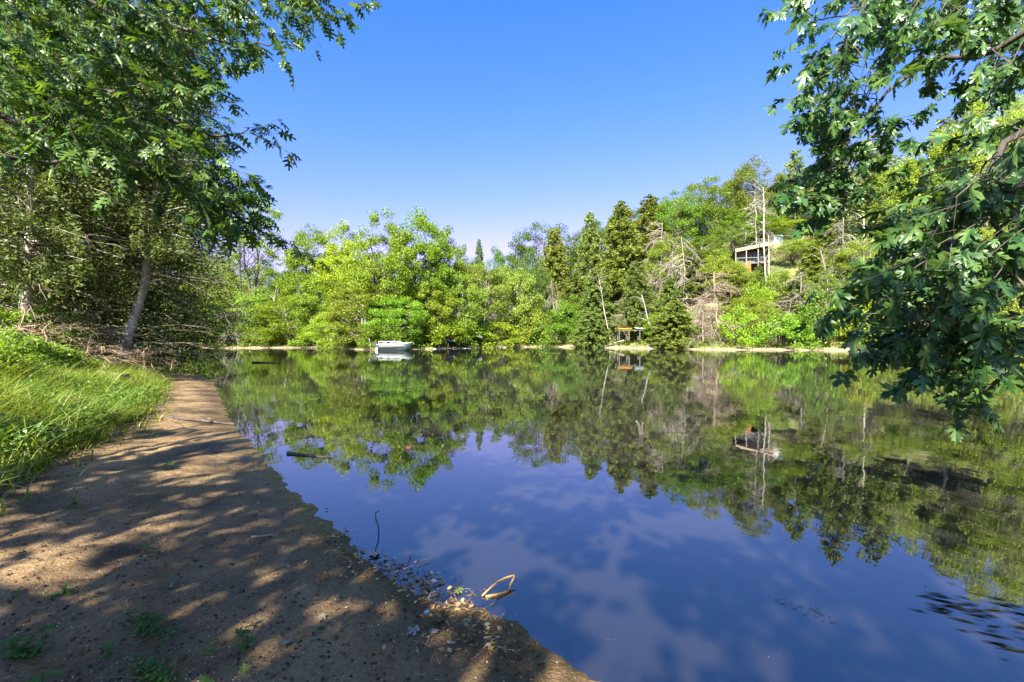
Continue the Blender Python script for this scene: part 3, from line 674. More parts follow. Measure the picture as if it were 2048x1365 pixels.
near_conifer('c2', 'cedar with dead lower branches at the left picture edge', 202, on_bank(45, 14), 14, 6.2, 2.4, 95, 140, (.04, .02), 45, (1.2, 1.15, .95))
near_conifer('c3', 'cedar overhanging the water behind the leaning cedar', 203, on_bank(262, 23), 13, 11, .5, 110, 180, (.12, -.02), 12, (1.3, 1.25, 1.0))
near_conifer('c4', 'dark cedar filling the gap behind the left-edge cedar', 204, on_bank(130, 20), 16, 9, .6, 95, 150, (.05, 0), 20, (1.2, 1.12, 1.0))
near_conifer('c5', 'cedar farthest back on the left bank by the shaded inlet', 205, on_bank(225, 31), 15, 11, .5, 80, 110, (.05, 0), 8, (1.2, 1.2, .9), .24)
near_conifer('c6', 'cedar half outside the left picture edge', 206, on_bank(-60, 17), 16, 9, 1.0, 80, 110, (.03, 0), 20, (1.0, 1.0, .85), .22)
near_conifer('c7', 'tall dark cedar whose crown rises into the oak boughs', 207, on_bank(190, 26), 22, 8, 3, 95, 110, (.03, 0), 8, (.7, .75, .75), .26)
sm_tr, sm_cr = decid('near_shrub', 300, 1.6, 2.2, .05, 60, 90, .075, .3, 'mound', .03, multi=3)
sm2_tr, sm2_cr = decid('near_shrub2', 301, 1.3, 2.0, .05, 50, 90, .085, .3, 'mound', .03, multi=3)
for i, (px, D, sc, col, lab) in enumerate([
        (20, 11, .75, (1.0, 1.15, 1.0), 'leafy grey-green weeds under the left-edge cedar'),
        (90, 12, .8, (1.0, 1.1, 1.1), 'bluish-green brush left of the mossy log'),
        (150, 12.5, .55, (1.3, 1.3, 1.2), 'pale seed-topped weeds beside the mossy log'),
        (-20, 9, .8, (1.1, 1.2, .8), 'bush half out of frame at the left edge'),
        (190, 15.5, .6, (1.0, 1.15, 1.2), 'greenish brush just behind the mossy log'),
        (275, 18, .8, (1.2, 1.1, .7), 'yellowish bush right of the leaning cedar'),
        (120, 15, 1.3, (.9, 1.0, .8), 'tall bush in shade between the two front cedars'),
        (300, 22, 1.1, (.8, 1.0, .7), 'dark bush by the inlet under the overhanging cedar'),
        (50, 17, 1.5, (1, 1, .8), 'bush behind the trunk of the left-edge cedar'),
        (200, 22, 1.6, (.9, 1, .8), 'bush in the dim wood behind the leaning cedar'),
        (-40, 13, 1.3, (1, 1.1, .8), 'tall bush beyond the left picture edge')]):
    t = thing('shrub', lab, 'shrub', on_bank(px, D), i*1.3, 'shrubs on the left bank'); t.scale = (sc, sc, sc)
    a, b = ((sm_tr, sm_cr), (sm2_tr, sm2_cr))[i % 2]
    link('stems', a, t); o = link('crown', b, t); o.color = (*col, 1)
db = deadtree('brush', 310, 1.8, 2.6, 30, 7, .25, .02, .006)
for i, (px, D, sc, lab) in enumerate([(290, 15.5, .8, 'fan of dry tan twigs right of the leaning cedar base'), (200, 14.2, .7, 'dry brush at the foot of the leaning cedar'), (170, 15.5, 1.1, 'tangle of dead sticks left of the leaning cedar'), (95, 13.2, 1.0, 'dead twiggy brush under the left-edge cedar')]):
    t = thing('dead_brush', lab, 'brush', on_bank(px, D), i*2.1, 'dead brush on the left bank'); t.scale = (sc*1.2, sc*1.2, sc*.8)
    for nm, me in zip(('stem', 'twigs'), db):
        o = link(nm, me, t); o.color = (1.35, 1.1, .85, 1)
        if nm == 'twigs': o['kind'] = 'stuff'
# mossy log with a broken dark end
M['moss_bark'] = rough_mat('mossy_bark', [(.35, (.03, .022, .015)), (.5, (.10, .085, .035)), (.68, (.20, .18, .07))], 5, bump=1)
M['rot'] = rough_mat('rotten_wood', [(.35, (.012, .007, .005)), (.7, (.14, .06, .03))], 9, bump=1)
def log(name, label, a, b, r0, r1, mat, cat='log', endmat=None, n=10, wob=.03):
    a, b = Vector(a), Vector(b); L = b-a; t = thing(name, label, cat, a)
    mb = MB(); rings = []; d = L.normalized(); u = d.cross(Vector((0, 0, 1))).normalized(); v = u.cross(d)
    for i in range(n+1):
        q = i/n; r = r0*(1-q)+r1*q; c = L*q+Vector(rng.normal(0, wob*r0*2, 3))
        rings.append([c+(u*math.cos(2*PI*k/10)+v*math.sin(2*PI*k/10))*r*(1+rng.normal(0, .09)) for k in range(10)])
    mb.rings(rings, caps=False); mb.build('bark', mat, t, True)
    if endmat:
        m2 = MB(); last = rings[-1]; c = sum(last, Vector())/10
        inner = [c+(p-c)*.6-d*.10*rng.uniform(.4, 1.5) for p in last]; deep = [c+(p-c)*.25-d*.25 for p in last]
        m2.rings([last, inner, deep]); m2.build('broken_end', endmat, t)
    return t
a = on_bank(110, 14.5); b = P(250, 738, 11.8)
b.z = nz(b.x, b.y)+.22
log('mossy_log', 'thick mossy log with dark broken end among the tall grass', a+Vector((0, 0, .1)), b, .15, .22, M['moss_bark'], endmat=M['rot'])
b = P(308, 690, 19.5); a = Vector((b.x-.1, b.y+.1, nz(b.x, b.y)-.1)) if True else b
log('rotten_stump', 'dark rotten stump standing at the inlet edge beside the beach end', (b.x-.1, b.y, max(nz(b.x, b.y), 0)-.15), (b.x+.1, b.y, 1.15), .26, .19, M['rot'], 'stump', M['rot'], 6)

# ------------------------------------------------------------------ tall grass on the bank
n = 34000
Ds = rng.uniform(3.2, 21, n*3); pxs = rng.uniform(-90, 345, n*3); xs = (pxs-CX)/F*Ds
z, d, g = near_z(xs, Ds)
edge = .25*vnoise(xs, Ds, 1.7, 9)
ok = ((g > .05+edge) | ((g > -.45+edge) & (rng.random(n*3) < .05))) & (g < 9) & (rng.random(n*3) < np.clip(1.4-Ds/30, .3, 1)) & (rng.random(n*3) < .35+.65*sstep(-.5, .35, vnoise(xs, Ds, 1.1, 12)))
xs, ys, z, g = xs[ok][:n], Ds[ok][:n], z[ok][:n], g[ok][:n]
hh = rng.uniform(.22, .74, len(xs))*(.45+.55*sstep(0, 1.0, g))*(1+.3*vnoise(xs, ys, .9, 13)); ll = hh*rng.uniform(.3, 1.5, len(xs))
V, Q = blades(np.stack([xs, ys, z-.02], 1), hh, rng.uniform(.007, .018, len(xs))*(1+ys/14), ll, 5, (.45, -.25, 0))
o = tag(link('tall_grass', np_mesh('tall_grass', V, Q, M['grass'])), 'long arching sunlit grass on the left bank', 'grass', kind='stuff'); o.color = (1.1, 1.1, .85, 1)
n = 2600; Ds = rng.uniform(3.6, 16, n*4); xs = (rng.uniform(-80, 325, n*4)-CX)/F*Ds; z, d, g = near_z(xs, Ds)
ok = (g > .12) & (g < 7) & (vnoise(xs, Ds, 1.3, 41) > -.1); xs, ys, z = xs[ok][:n], Ds[ok][:n], z[ok][:n]; hh = rng.uniform(.45, .95, len(xs))
V, Q = blades(np.stack([xs, ys, z-.02], 1), hh, rng.uniform(.014, .026, len(xs)), hh*rng.uniform(.5, 1.6, len(xs)), 6, (.6, -.3, 0))
o = tag(link('reed_grass', np_mesh('reed_grass', V, Q, M['grass'])), 'broad drooping blades of reed grass standing above the bank grass', 'grass', kind='stuff'); o.color = (1.0, 1.15, .95, 1)
# broad-leaved herbs mixed in the grass
n = 5000; Ds = rng.uniform(3.4, 18, n*3); xs = (rng.uniform(-80, 330, n*3)-CX)/F*Ds; z, d, g = near_z(xs, Ds)
ok = (g > .1) & (g < 8) & (vnoise(xs, Ds, .8, 21) > .0); xs, ys, z = xs[ok][:n], Ds[ok][:n], z[ok][:n]
C = np.stack([xs, ys, z+rng.uniform(.04, .4, len(xs))], 1); k = len(xs)
L = rng.uniform(.05, .10, k)
V, Q = rhombs(C, rng.normal(size=(k, 3)), rng.normal(0, .6, (k, 3))+[0, -.2, 1], L, L*.55)
o = tag(link('ground_herbs', np_mesh('ground_herbs', V, Q, M['weed'])), 'small broad-leaved herbs growing through the tall grass', 'herbs', kind='stuff'); o.color = (1.3, 1.25, 1.1, 1)

# ------------------------------------------------------------------ leaf templates
def leaf_template(half, length_droop=.25, fold=.28, stalk=.35):
    V = []; Fc = []
    for sgn in (1, -1):
        poly = [(x*sgn, y) for x, y in half]; base = len(V)
        for x, y in poly: V.append((x, y, -fold*abs(x)-length_droop*y*y))
        for t in tessellate_polygon([[Vector((x, y, 0)) for x, y in poly]]):
            Fc.append(tuple(base+i for i in t))
    base = len(V); V += [(-.012, 0.02, 0), (.012, 0.02, 0), (0, -stalk, .06)]; Fc.append((base, base+1, base+2))
    return np.array(V), np.array(Fc)
OAKH = [(0, 0), (.04, .14), (.25, .11), (.31, .20), (.09, .27), (.07, .33), (.31, .35), (.43, .47), (.33, .50), (.10, .50), (.08, .58), (.25, .64), (.31, .77), (.19, .75), (.07, .75), (.05, .84), (.08, .92), (0, 1.)]
MAPH = [(0, 0), (.20, -.09), (.36, .03), (.22, .13), (.12, .19), (.30, .22), (.46, .27), (.50, .42), (.64, .56), (.44, .52), (.38, .60), (.25, .46), (.09, .38), (.14, .55), (.26, .68), (.15, .70), (.17, .84), (.06, .84), (0, 1.)]
OAKT = [leaf_template(OAKH, (.05, .3, .6)[k], (.1, .3, .55)[k]) for k in range(3)]
MAPT = [leaf_template(MAPH, (.05, .35, .7)[k], (.08, .3, .6)[k]) for k in range(3)]
def leaf_frames(pos, axis, nrm):
    a = unit(axis); b = unit(np.cross(a, nrm)); c = np.cross(b, a)
    return np.stack([b, a, c], -1)          # columns: width, length, normal
def leaf_mass(name, tmpl, pos, R_, size, mat):
    tv, tf = tmpl; n = len(pos)
    V = np.einsum('nij,kj->nki', R_, tv)*size[:, None, None]+pos[:, None, :]
    Fs = tf[None]+(np.arange(n)*len(tv))[:, None, None]
    return V.reshape(-1, 3), Fs.reshape(-1, 3)
def in_poly(poly, x, y):
    ins = np.zeros(len(x), bool); n = len(poly)
    for i in range(n):
        x0, y0 = poly[i]; x1, y1 = poly[(i+1) % n]; c = (y0 > y) != (y1 > y)
        if y1 != y0: ins ^= c & (x < (x1-x0)*(y-y0)/(y1-y0)+x0)
    return ins
def sample_region(poly, n, D0, D1, r):
    p = np.array(poly, float); out = []
    while len(out) < n:
        x = r.uniform(p[:, 0].min(), p[:, 0].max(), 400); y = r.uniform(p[:, 1].min(), p[:, 1].max(), 400); k = in_poly(poly, x, y)
        out += list(zip(x[k], y[k]))
    out = np.array(out[:n]); D = r.uniform(D0, D1, n)
    return np.stack([(out[:, 0]-CX)/F*D, D, CH-(out[:, 1]-HZ)/F*D], 1)
def bough_tree(name, label, base, trunk_pts, trunk_r, limbs, twigs, flow, leaf_n, leaf_size, templ, mat, bark, seed, extra=None, extra_size=.2, twig_len=(.35, .7), hang=.35):
    """a near tree: trunk, limbs, twigs ending in sprays of lobed leaves. twigs: (n,3) tip positions."""
    r = np.random.default_rng(seed); base = Vector(base); t = thing(name, label, 'tree', base)
    bo = np.array(base)
    mb = MB(); mb.tube([np.array(p)-bo for p in trunk_pts], np.linspace(trunk_r, trunk_r*.45, len(trunk_pts)), 10); mb.build('trunk', M[bark], t, True)
    sk = []; lm = MB()
    for pts, r0, r1 in limbs:
        c = cat_line([tuple(p) for p in pts], 6); c = c+r.normal(0, .015, c.shape); lm.tube(c-bo, np.linspace(r0, r1, len(c)), 6, cap=False); sk.append(c[2:])
    lm.build('limbs', M[bark], t, True); sk = np.vstack(sk)
    tw = MB(); Pz = []; Ax = []; Nr = []; Sz = []
    ends = np.array([p for pts, _, _ in limbs for p in (pts[-1], tuple((np.array(pts[-1])*.6+np.array(pts[-2])*.4)))]); twigs = np.vstack([twigs, ends, ends+r.normal(0, .12, ends.shape)])
    flow = np.array(flow, float)
    nodes = list(sk)
    order = np.argsort([np.min(np.linalg.norm(sk-p, axis=1)) for p in twigs])
    nodes_arr = np.array(nodes)
    for idx in order:
        tip = twigs[idx]; dist = np.linalg.norm(nodes_arr-tip, axis=1); j = np.argmin(dist); st = nodes_arr[j]; L = dist[j]
        mid = (st+tip)/2+r.normal(0, .06*L, 3)+np.array([0, 0, .06*L])
        tw.tube([st-bo, mid-bo, tip-bo], [.004+.003*L, .004+.0015*L, .0028], 4, cap=False)
        nodes_arr = np.vstack([nodes_arr, [mid, tip]])
        d = unit(tip-st+flow*r.uniform(.3, 1)+r.normal(0, .3, 3)); l = r.uniform(*twig_len); e = tip+d*l+np.array([0, 0, -.12*l]); m2 = (tip+e)/2+r.normal(0, .03, 3)
        tw.tube([tip-bo, m2-bo, e-bo], [.003, .0022, .0012], 3, cap=False)
        sd_ = unit(np.cross(d, [0, 0, 1])+1e-6); q = int(leaf_n*r.uniform(.7, 1.3))
        for k in range(q):
            f = r.random()**.7; p = (1-f)**2*tip+2*f*(1-f)*m2+f*f*e; s = 1 if k % 2 else -1
            a = unit(d*r.uniform(.3, 1)+sd_*s*r.uniform(.2, 1)+r.normal(0, .25, 3)+np.array([0, 0, -hang*r.uniform(.2, 1.6)]))
            z_ = r.uniform(.5, 1.35)*leaf_size; Pz.append(p+a*.3*z_); Ax.append(a); Nr.append(unit(np.array([0, 0, 1])+r.normal(0, .45, 3))); Sz.append(z_)
    tw.build('twigs', M[bark], t)
    Pz, Ax, Nr, Sz = map(np.array, (Pz, Ax, Nr, Sz)); R_ = leaf_frames(Pz, Ax, Nr)
    # the leaves that show largest are parts of their own
    c = Pz+Ax*(Sz*.5)[:, None]; px = CX+F*c[:, 0]/np.maximum(c[:, 1], .1); py = HZ-F*(c[:, 2]-CH)/np.maximum(c[:, 1], .1)
    vis = (c[:, 1] > .5) & (px > 5) & (px < 2043) & (py > 5) & (py < 1360)
    score = np.where(vis, Sz/np.maximum(c[:, 1], .1), 0); big = np.argsort(-score)[:300]; big = big[score[big] > 0]
    lm_ = [np_mesh(name+'_leaf', tv, tf, M[mat]) for tv, tf in templ]
    for i in big:
        o = bpy.data.objects.new('leaf', lm_[i % 3]); COL.objects.link(o); o.parent = t
        m = Matrix.Identity(4)
        for a in range(3):
            for b in range(3): m[a][b] = R_[i][a][b]*Sz[i]
            m[a][3] = Pz[i][a]-bo[a]
        o.matrix_local = m
    rest = np.setdiff1d(np.arange(len(Pz)), big); VV = []; FF = []; off = 0
    for k in range(3):
        s = rest[rest % 3 == k]
        if len(s): v, f = leaf_mass('', templ[k], Pz[s], R_[s], Sz[s], None); VV.append(v); FF.append(f+off); off += len(v)
    tag(link('foliage', np_mesh(name+'_foliage', np.vstack(VV)-bo, np.vstack(FF), M[mat]), t), kind='stuff')
    if extra is not None and len(extra):      # crown above and behind the camera
        n = len(extra); L = extra_size*r.uniform(.6, 1.3, n)
        v, q = rhombs(extra-bo, r.normal(size=(n, 3)), r.normal(0, .5, (n, 3))+np.array([0, 0, 1]), L, L*.6)
        tag(link('upper_crown', np_mesh(name+'_upper_crown', v, q, M[mat]), t), kind='stuff')
    return t
def crown_points(r, lo, hi, nblob, per, rad):
    lo, hi = np.array(lo), np.array(hi); c = r.uniform(lo, hi, (nblob, 3)); out = []
    for p in c: out.append(p+unit(r.normal(size=(per, 3)))*(r.random((per, 1))**.5)*rad*r.uniform(.6, 1.3)*np.array([1, 1, .55]))
    return np.vstack(out)

def even_crown(r, x0, x1, y0, y1, z0, z1, step, per, rad):
    out = []
    for x in np.arange(x0, x1, step):
        for y in np.arange(y0, y1, step):
            p = np.array([x, y, r.uniform(z0, z1)])+np.append(r.uniform(-.36, .36, 2)*step, 0)
            out.append(p+unit(r.normal(size=(per, 3)))*(r.random((per, 1))**.5)*rad*r.uniform(.7, 1.25)*np.array([1, 1, .5]))
    return np.vstack(out)
# pin oak at left: trunk outside the frame, boughs over the beach
ro = np.random.default_rng(71)
oak_poly = [(-70, -70), (560, -70), (585, -30), (520, 0), (480, 45), (400, 80), (310, 90), (350, 150), (425, 195), (430, 235), (385, 255), (420, 300), (415, 340), (455, 390), (470, 420), (400, 405), (320, 370), (230, 320), (130, 280), (40, 255), (-70, 240)]
tips = np.vstack([sample_region(oak_poly, 400, 4.6, 7.4, ro), sample_region([(370, 345), (450, 390), (490, 430), (400, 405), (330, 370)], 30, 5.4, 6.4, ro), sample_region([(500, -60), (590, -50), (610, -20), (540, 0)], 12, 5.6, 6.2, ro),
                  sample_region([(-60, 100), (200, 180), (350, 300), (250, 310), (80, 260), (-60, 240)], 40, 4.4, 5.5, ro)])
ob = (-6.8, -1.2, nz(-6.8, -1.2)-.1)
def Pn(px, py, D): return tuple(P(px, py, D))
oak_limbs = [([(-6.8, -1.2, 3.2), (-6.6, 1.5, 4.6), Pn(40, 250, 5.0), Pn(280, 330, 5.4), Pn(470, 430, 5.9), Pn(540, 470, 6.1)], .06, .008),
             ([(-6.8, -1.2, 3.8), (-6.6, 1.5, 5.4), Pn(60, 120, 5.4), Pn(260, 200, 5.8), Pn(420, 270, 6.2), Pn(500, 262, 6.4)], .055, .007),
             ([(-6.8, -1.2, 4.4), (-6.2, 1.8, 6.4), Pn(120, -30, 5.6), Pn(320, 40, 6.0), Pn(470, 90, 6.2), Pn(555, 85, 6.3)], .055, .007),
             ([(-6.8, -1.2, 5.0), (-5.8, 1.5, 7.4), Pn(280, -120, 5.8), Pn(500, -40, 6.0), Pn(640, 10, 6.1)], .05, .007),
             ([(-6.8, -1.2, 3.0), (-7.2, 1.5, 3.7), Pn(-40, 300, 5.6), Pn(160, 330, 6.4), Pn(360, 390, 6.8), Pn(470, 400, 6.9)], .05, .007),
             ([(-6.8, -1.2, 4.6), (-4.5, -2.2, 6.0), (-2, -2.6, 6.6), (.4, -2.6, 6.6)], .10, .02), ([(-6.8, -1.2, 4.2), (-5.5, -3.6, 5.6), (-3.4, -5.5, 6.4), (-1.5, -6.5, 6.5)], .10, .02),
             ([(-6.8, -1.2, 5.2), (-5, 0, 7), (-3, 1, 7.8), (-1.2, 1.2, 7.9)], .08, .02)]
oak_extra = np.vstack([crown_points(ro, (-9, -6.5, 4.2), (-2.6, -.6, 7.4), 102, 100, .58), even_crown(ro, -3.2, .3, -6.6, -1.0, 5.2, 6.2, .66, 52, .42), crown_points(ro, (-6, 0, 6.6), (-1.5, 3, 8.5), 18, 80, .75), crown_points(ro, (-10, -8, 5), (-1, -3, 9), 24, 80, .9)])
bough_tree('pin_oak_tree', 'pin oak with pointed-lobed leaves reaching over the beach from upper left', ob, [ob, (-6.85, -1.2, 2), (-6.8, -1.2, 3.6), (-6.7, -1.1, 6), (-6.5, -1, 8.2)], .26,
           oak_limbs, tips, (.7, .1, -.25), 11, .155, OAKT, 'oak_leaf', 'bark_dark', 5, oak_extra, .2)
# silver maple at right: trunk behind the camera, bough hanging over the water
mbse = (5.2, -4.2, nz(5.2, -4.2)-.1); rm = np.random.default_rng(72)
tips = np.vstack([
    sample_region([(1650, -80), (2130, -80), (2130, 130), (1970, 130), (1830, 90), (1720, 150), (1650, 180), (1680, 80)], 125, 3.4, 4.8, rm),
    sample_region([(1650, 170), (1740, 150), (1770, 230), (1710, 300), (1720, 360), (1700, 430), (1660, 430), (1640, 360), (1650, 270)], 60, 3.9, 4.6, rm),
    sample_region([(2130, 190), (2000, 220), (1970, 310), (1870, 400), (1800, 500), (1800, 600), (1850, 660), (1960, 650), (2020, 540), (2130, 440)], 125, 2.6, 3.8, rm),
    sample_region([(1800, 580), (1980, 560), (2010, 650), (1960, 675), (1890, 670), (1830, 650)], 22, 2.8, 3.4, rm),
    sample_region([(2020, 580), (2130, 520), (2130, 690), (2050, 690)], 9, 2.7, 3.2, rm)])
mp_limbs = [([(5.2, -4.2, 3.2), (5.0, -1.5, 4.8), (4.6, 1.2, 4.9), Pn(2060, 60, 3.6), Pn(1860, 120, 4.0), Pn(1740, 220, 4.2), Pn(1640, 330, 4.3)], .045, .006),
            ([(5.2, -4.2, 3.0), (5.0, -1.0, 4.0), (4.4, 1.6, 3.9), Pn(2070, 250, 3.1), Pn(1960, 420, 3.2), Pn(1860, 540, 3.2), Pn(1810, 640, 3.2)], .045, .006),
            ([(5.2, -4.2, 3.4), (5.6, -1.2, 5.2), (5.4, 1.4, 5.4), Pn(2080, -60, 4.2), Pn(1860, -20, 4.4), Pn(1720, 20, 4.6), Pn(1640, 40, 4.6)], .04, .005),
            ([(4.4, 1.6, 3.9), Pn(2075, 330, 2.9), Pn(2010, 520, 2.9), Pn(1970, 640, 2.95), Pn(1940, 710, 3.0)], .02, .004),
            ([(4.4, 1.6, 3.7), Pn(2090, 450, 2.8), Pn(2070, 600, 2.85), Pn(2060, 700, 2.9)], .018, .004),
            ([(5.2, -4.2, 3.8), (3.4, -2.8, 5.8), (1.4, -1.8, 6.6), (-.2, -1, 6.8)], .08, .02), ([(5.2, -4.2, 4), (6.5, -2, 6.2), (7.5, .5, 7)], .08, .02)]
mp_extra = np.vstack([even_crown(rm, .3, 4.2, -6.6, -1.2, 5.4, 6.4, .66, 66, .46), crown_points(rm, (2.5, -6, 5.2), (7.5, -1.2, 8.6), 70, 75, .5), crown_points(rm, (3.5, -2, 5.6), (9.5, 1.5, 9), 22, 80, .7)])
bough_tree('silver_maple_tree', 'silver maple bough with deep-lobed leaves hanging over the water at right', mbse, [mbse, (5.25, -4.2, 1.6), (5.2, -4.2, 3.4), (5.1, -4.1, 6), (5, -4, 8.5)], .24,
           mp_limbs, tips, (-.55, .1, -.45), 11, .108, MAPT, 'maple_leaf', 'bark_dark', 6, mp_extra, .19, (.3, .6), .8)

# ------------------------------------------------------------------ things on the opposite bank
M['white'] = paint('white_paint', (.72, .73, .72)); M['hull'] = paint('grey_green_hull', (.028, .042, .040), .5); M['black'] = paint('black_plastic', (.015, .015, .016), .4)
M['brown_motor'] = paint('motor_cowl', (.02, .009, .008), .4); M['cover'] = paint('boat_cover', (.34, .35, .34), .8)
M['yellow'] = paint('yellow_plastic', (.50, .21, .008), .4); M['blue'] = paint('blue_plastic', (.03, .12, .42), .35); M['red'] = paint('red_plastic', (.55, .03, .08), .4)
M['grey_hull'] = paint('grey_boat', (.30, .31, .32), .5); M['wood_grey'] = rough_mat('grey_wood', [(.3, (.09, .075, .06)), (.7, (.20, .17, .14))], 6, stretch=(1, 8, 8), bump=.3)
M['wood_orange'] = rough_mat('stained_wood', [(.3, (.20, .075, .028)), (.7, (.30, .125, .05))], 3, stretch=(1, 8, 8), bump=.2)
M['fascia'] = rough_mat('pale_wood', [(.3, (.24, .17, .10)), (.7, (.32, .24, .15))], 3, bump=.1); M['glass'] = paint('dark_glass', (.02, .025, .03), .08)
M['wall'] = paint('cabin_wall', (.14, .075, .045), .8); M['roofing'] = paint('roofing', (.12, .10, .09), .9); M['post'] = paint('pale_post', (.17, .145, .12), .7)
def hull(mb, L, B, Hh, n=12, bow=.35, keel=.3, top=True):
    """open boat hull along +X, bow at +X"""
    rings = []
    for i in range(n+1):
        u = i/n; x = L*(u-.5); f = 1 if u < 1-bow else math.sqrt(max(0, 1-((u-1+bow)/bow)**2))*.98+.02; b = B*.5*f; sheer = Hh*(1+.25*u*u); kz = Hh*.55*max(0, (u-.75)/.25)**2
        ring = [(x, -b, sheer), (x, -b*.96, sheer*.6+kz*.4), (x, -b*.75, kz+Hh*.08*keel), (x, 0, kz), (x, b*.75, kz+Hh*.08*keel), (x, b*.96, sheer*.6+kz*.4), (x, b, sheer)]
        rings.append(ring)
    mb.rings(rings, close=top); return rings
# moored boat
D = ray_shore(790)-1.7; p = P(791, 700, D)
bt = thing('moored_boat', 'white and grey-green motorboat moored at the opposite bank', 'boat', (p.x, p.y, -.16), -.10)
mb = MB(); hull(mb, 4.3, 1.7, .86); mb.build('hull', M['hull'], bt, True)
mb = MB(); rr_ = []
for i in range(13):
    u = i/12; f = 1 if u < .65 else math.sqrt(max(0, 1-((u-.65)/.35)**2))*.98+.02; b = .85*f; z = .86*(1+.25*u*u)+.01
    rr_.append([(4.3*(u-.5), -b*1.04, z-.03), (4.3*(u-.5), -b*1.05, z+.06), (4.3*(u-.5), -b*.5, z+.09+.05*math.sin(u*PI)), (4.3*(u-.5), 0, z+.12+.07*math.sin(u*PI)), (4.3*(u-.5), b*.5, z+.09+.05*math.sin(u*PI)), (4.3*(u-.5), b*1.05, z+.06), (4.3*(u-.5), b*1.04, z-.03)])
mb.rings(rr_); mb.build('cover', M['cover'], bt, True)
for s in (-1, 1):
    mb = MB(); mb.tube([(-2.1, s*.885, .50), (0, s*.885, .53), (1.2, s*.80, .60)], [.06]*3, 6); mb.build('rub_rail', M['black'], bt)
mb = MB(); mb.box((-2.165, 0, .42), (.05, 1.5, .75)); mb.build('transom', M['white'], bt)
mt = MB(); mt.box((-2.55, -.1, .98), (.55, .45, .62), top=.72).build('motor_cowl', M['brown_motor'], bt); mt = MB(); mt.box((-2.45, -.1, .34), (.24, .2, .70)).build('motor_leg', M['black'], bt)
for x in (-1.3, -.35): MB().box((x, 0, 1.08), (.42, 1.1, .30), top=.85).build('seat', M['black'], bt)
mb = MB()
for x in (-1.9, -.9, .1, 1.0): mb.tube([(x, -.78, .92), (x, -.78, 1.30)], [.018, .018], 5)
mb.tube([(-1.9, -.78, 1.30), (1.0, -.78, 1.30)], [.022, .022], 5); mb.build('railing', M['white'], bt)
mb = MB(); mb.tube([(-2.1, -.93, .35), (-2.1, -.95, .35)], [.16, .16], 12); mb.build('fender', M['white'], bt)
# cabin on the slope
D = ray_shore(1500)+13; c = P(1500, 548, D); zt = fz(c.x, c.y); c.z = max(c.z, zt+.3)
hs_ = thing('hillside_cabin', 'small wooden cabin with pale roof edge high on the wooded slope', 'cabin', c, -.25)
px1 = D/F     # metres per photo pixel here
W_ = 62*px1; Hh_ = 52*px1
MB().box((.3, 1.9, Hh_*.47), (W_*.9, 3.0, Hh_*.85)).build('wall', M['wall'], hs_)
o = MB().box((0, 0, 0), (W_*1.12, 5.2, .16)).build('roof', M['roofing'], hs_, loc=(.3, 1.2, Hh_*.97)); o.rotation_euler = (0, -.16, 0)
o = MB().box((0, 0, 0), (W_*1.13, .08, .5)).build('fascia', M['fascia'], hs_, loc=(.3, -1.45, Hh_*.965)); o.rotation_euler = (0, -.16, 0)
MB().box((0, -.4, Hh_*.36), (W_, 2.0, .14)).build('deck', M['wood_grey'], hs_)
for k, x in enumerate((-.48, -.17, .17, .48)):
    MB().box((x*W_, -1.33, Hh_*.30-.9), (.14, .14, Hh_*1.28+1.8-.5)).build('post', M['post'], hs_)
for k in range(8):
    MB().box((-W_*.27, -1.42+(k % 2)*.012, Hh_*.36-.22-k*.25), (W_*.46, .04, .235)).build('board', M['wood_orange'], hs_)
for x in (-.22, .05, .30):
    w1 = MB().box((x*W_+.3, .385, Hh_*.62), (W_*.19, .05, 1.25)).build('window', M['post'], hs_); MB().box((x*W_+.3, .35, Hh_*.62), (W_*.155, .05, 1.05)).build('pane', M['glass'], w1)
MB().box((0, -1.38, Hh_*.36+.85), (W_, .07, .08)).build('railing', M['post'], hs_)
D2 = D+5; c2 = P(1552, 480, D2)
sh = thing('white_shed', 'small white outbuilding above and right of the cabin roof', 'shed', (c2.x, c2.y, c2.z-2.1))
MB().box((0, 0, 1.2), (1.5, 1.5, 2.6)).build('wall', M['white'], sh); MB().poly([(-.9, -.9, 2.5), (.9, -.9, 2.5), (.9, .9, 2.5), (-.9, .9, 2.5), (-.9, 0, 3.0), (.9, 0, 3.0)], [(0, 1, 5, 4), (2, 3, 4, 5), (0, 4, 3), (1, 2, 5), (0, 3, 2, 1)]).build('roof', M['white'], sh)
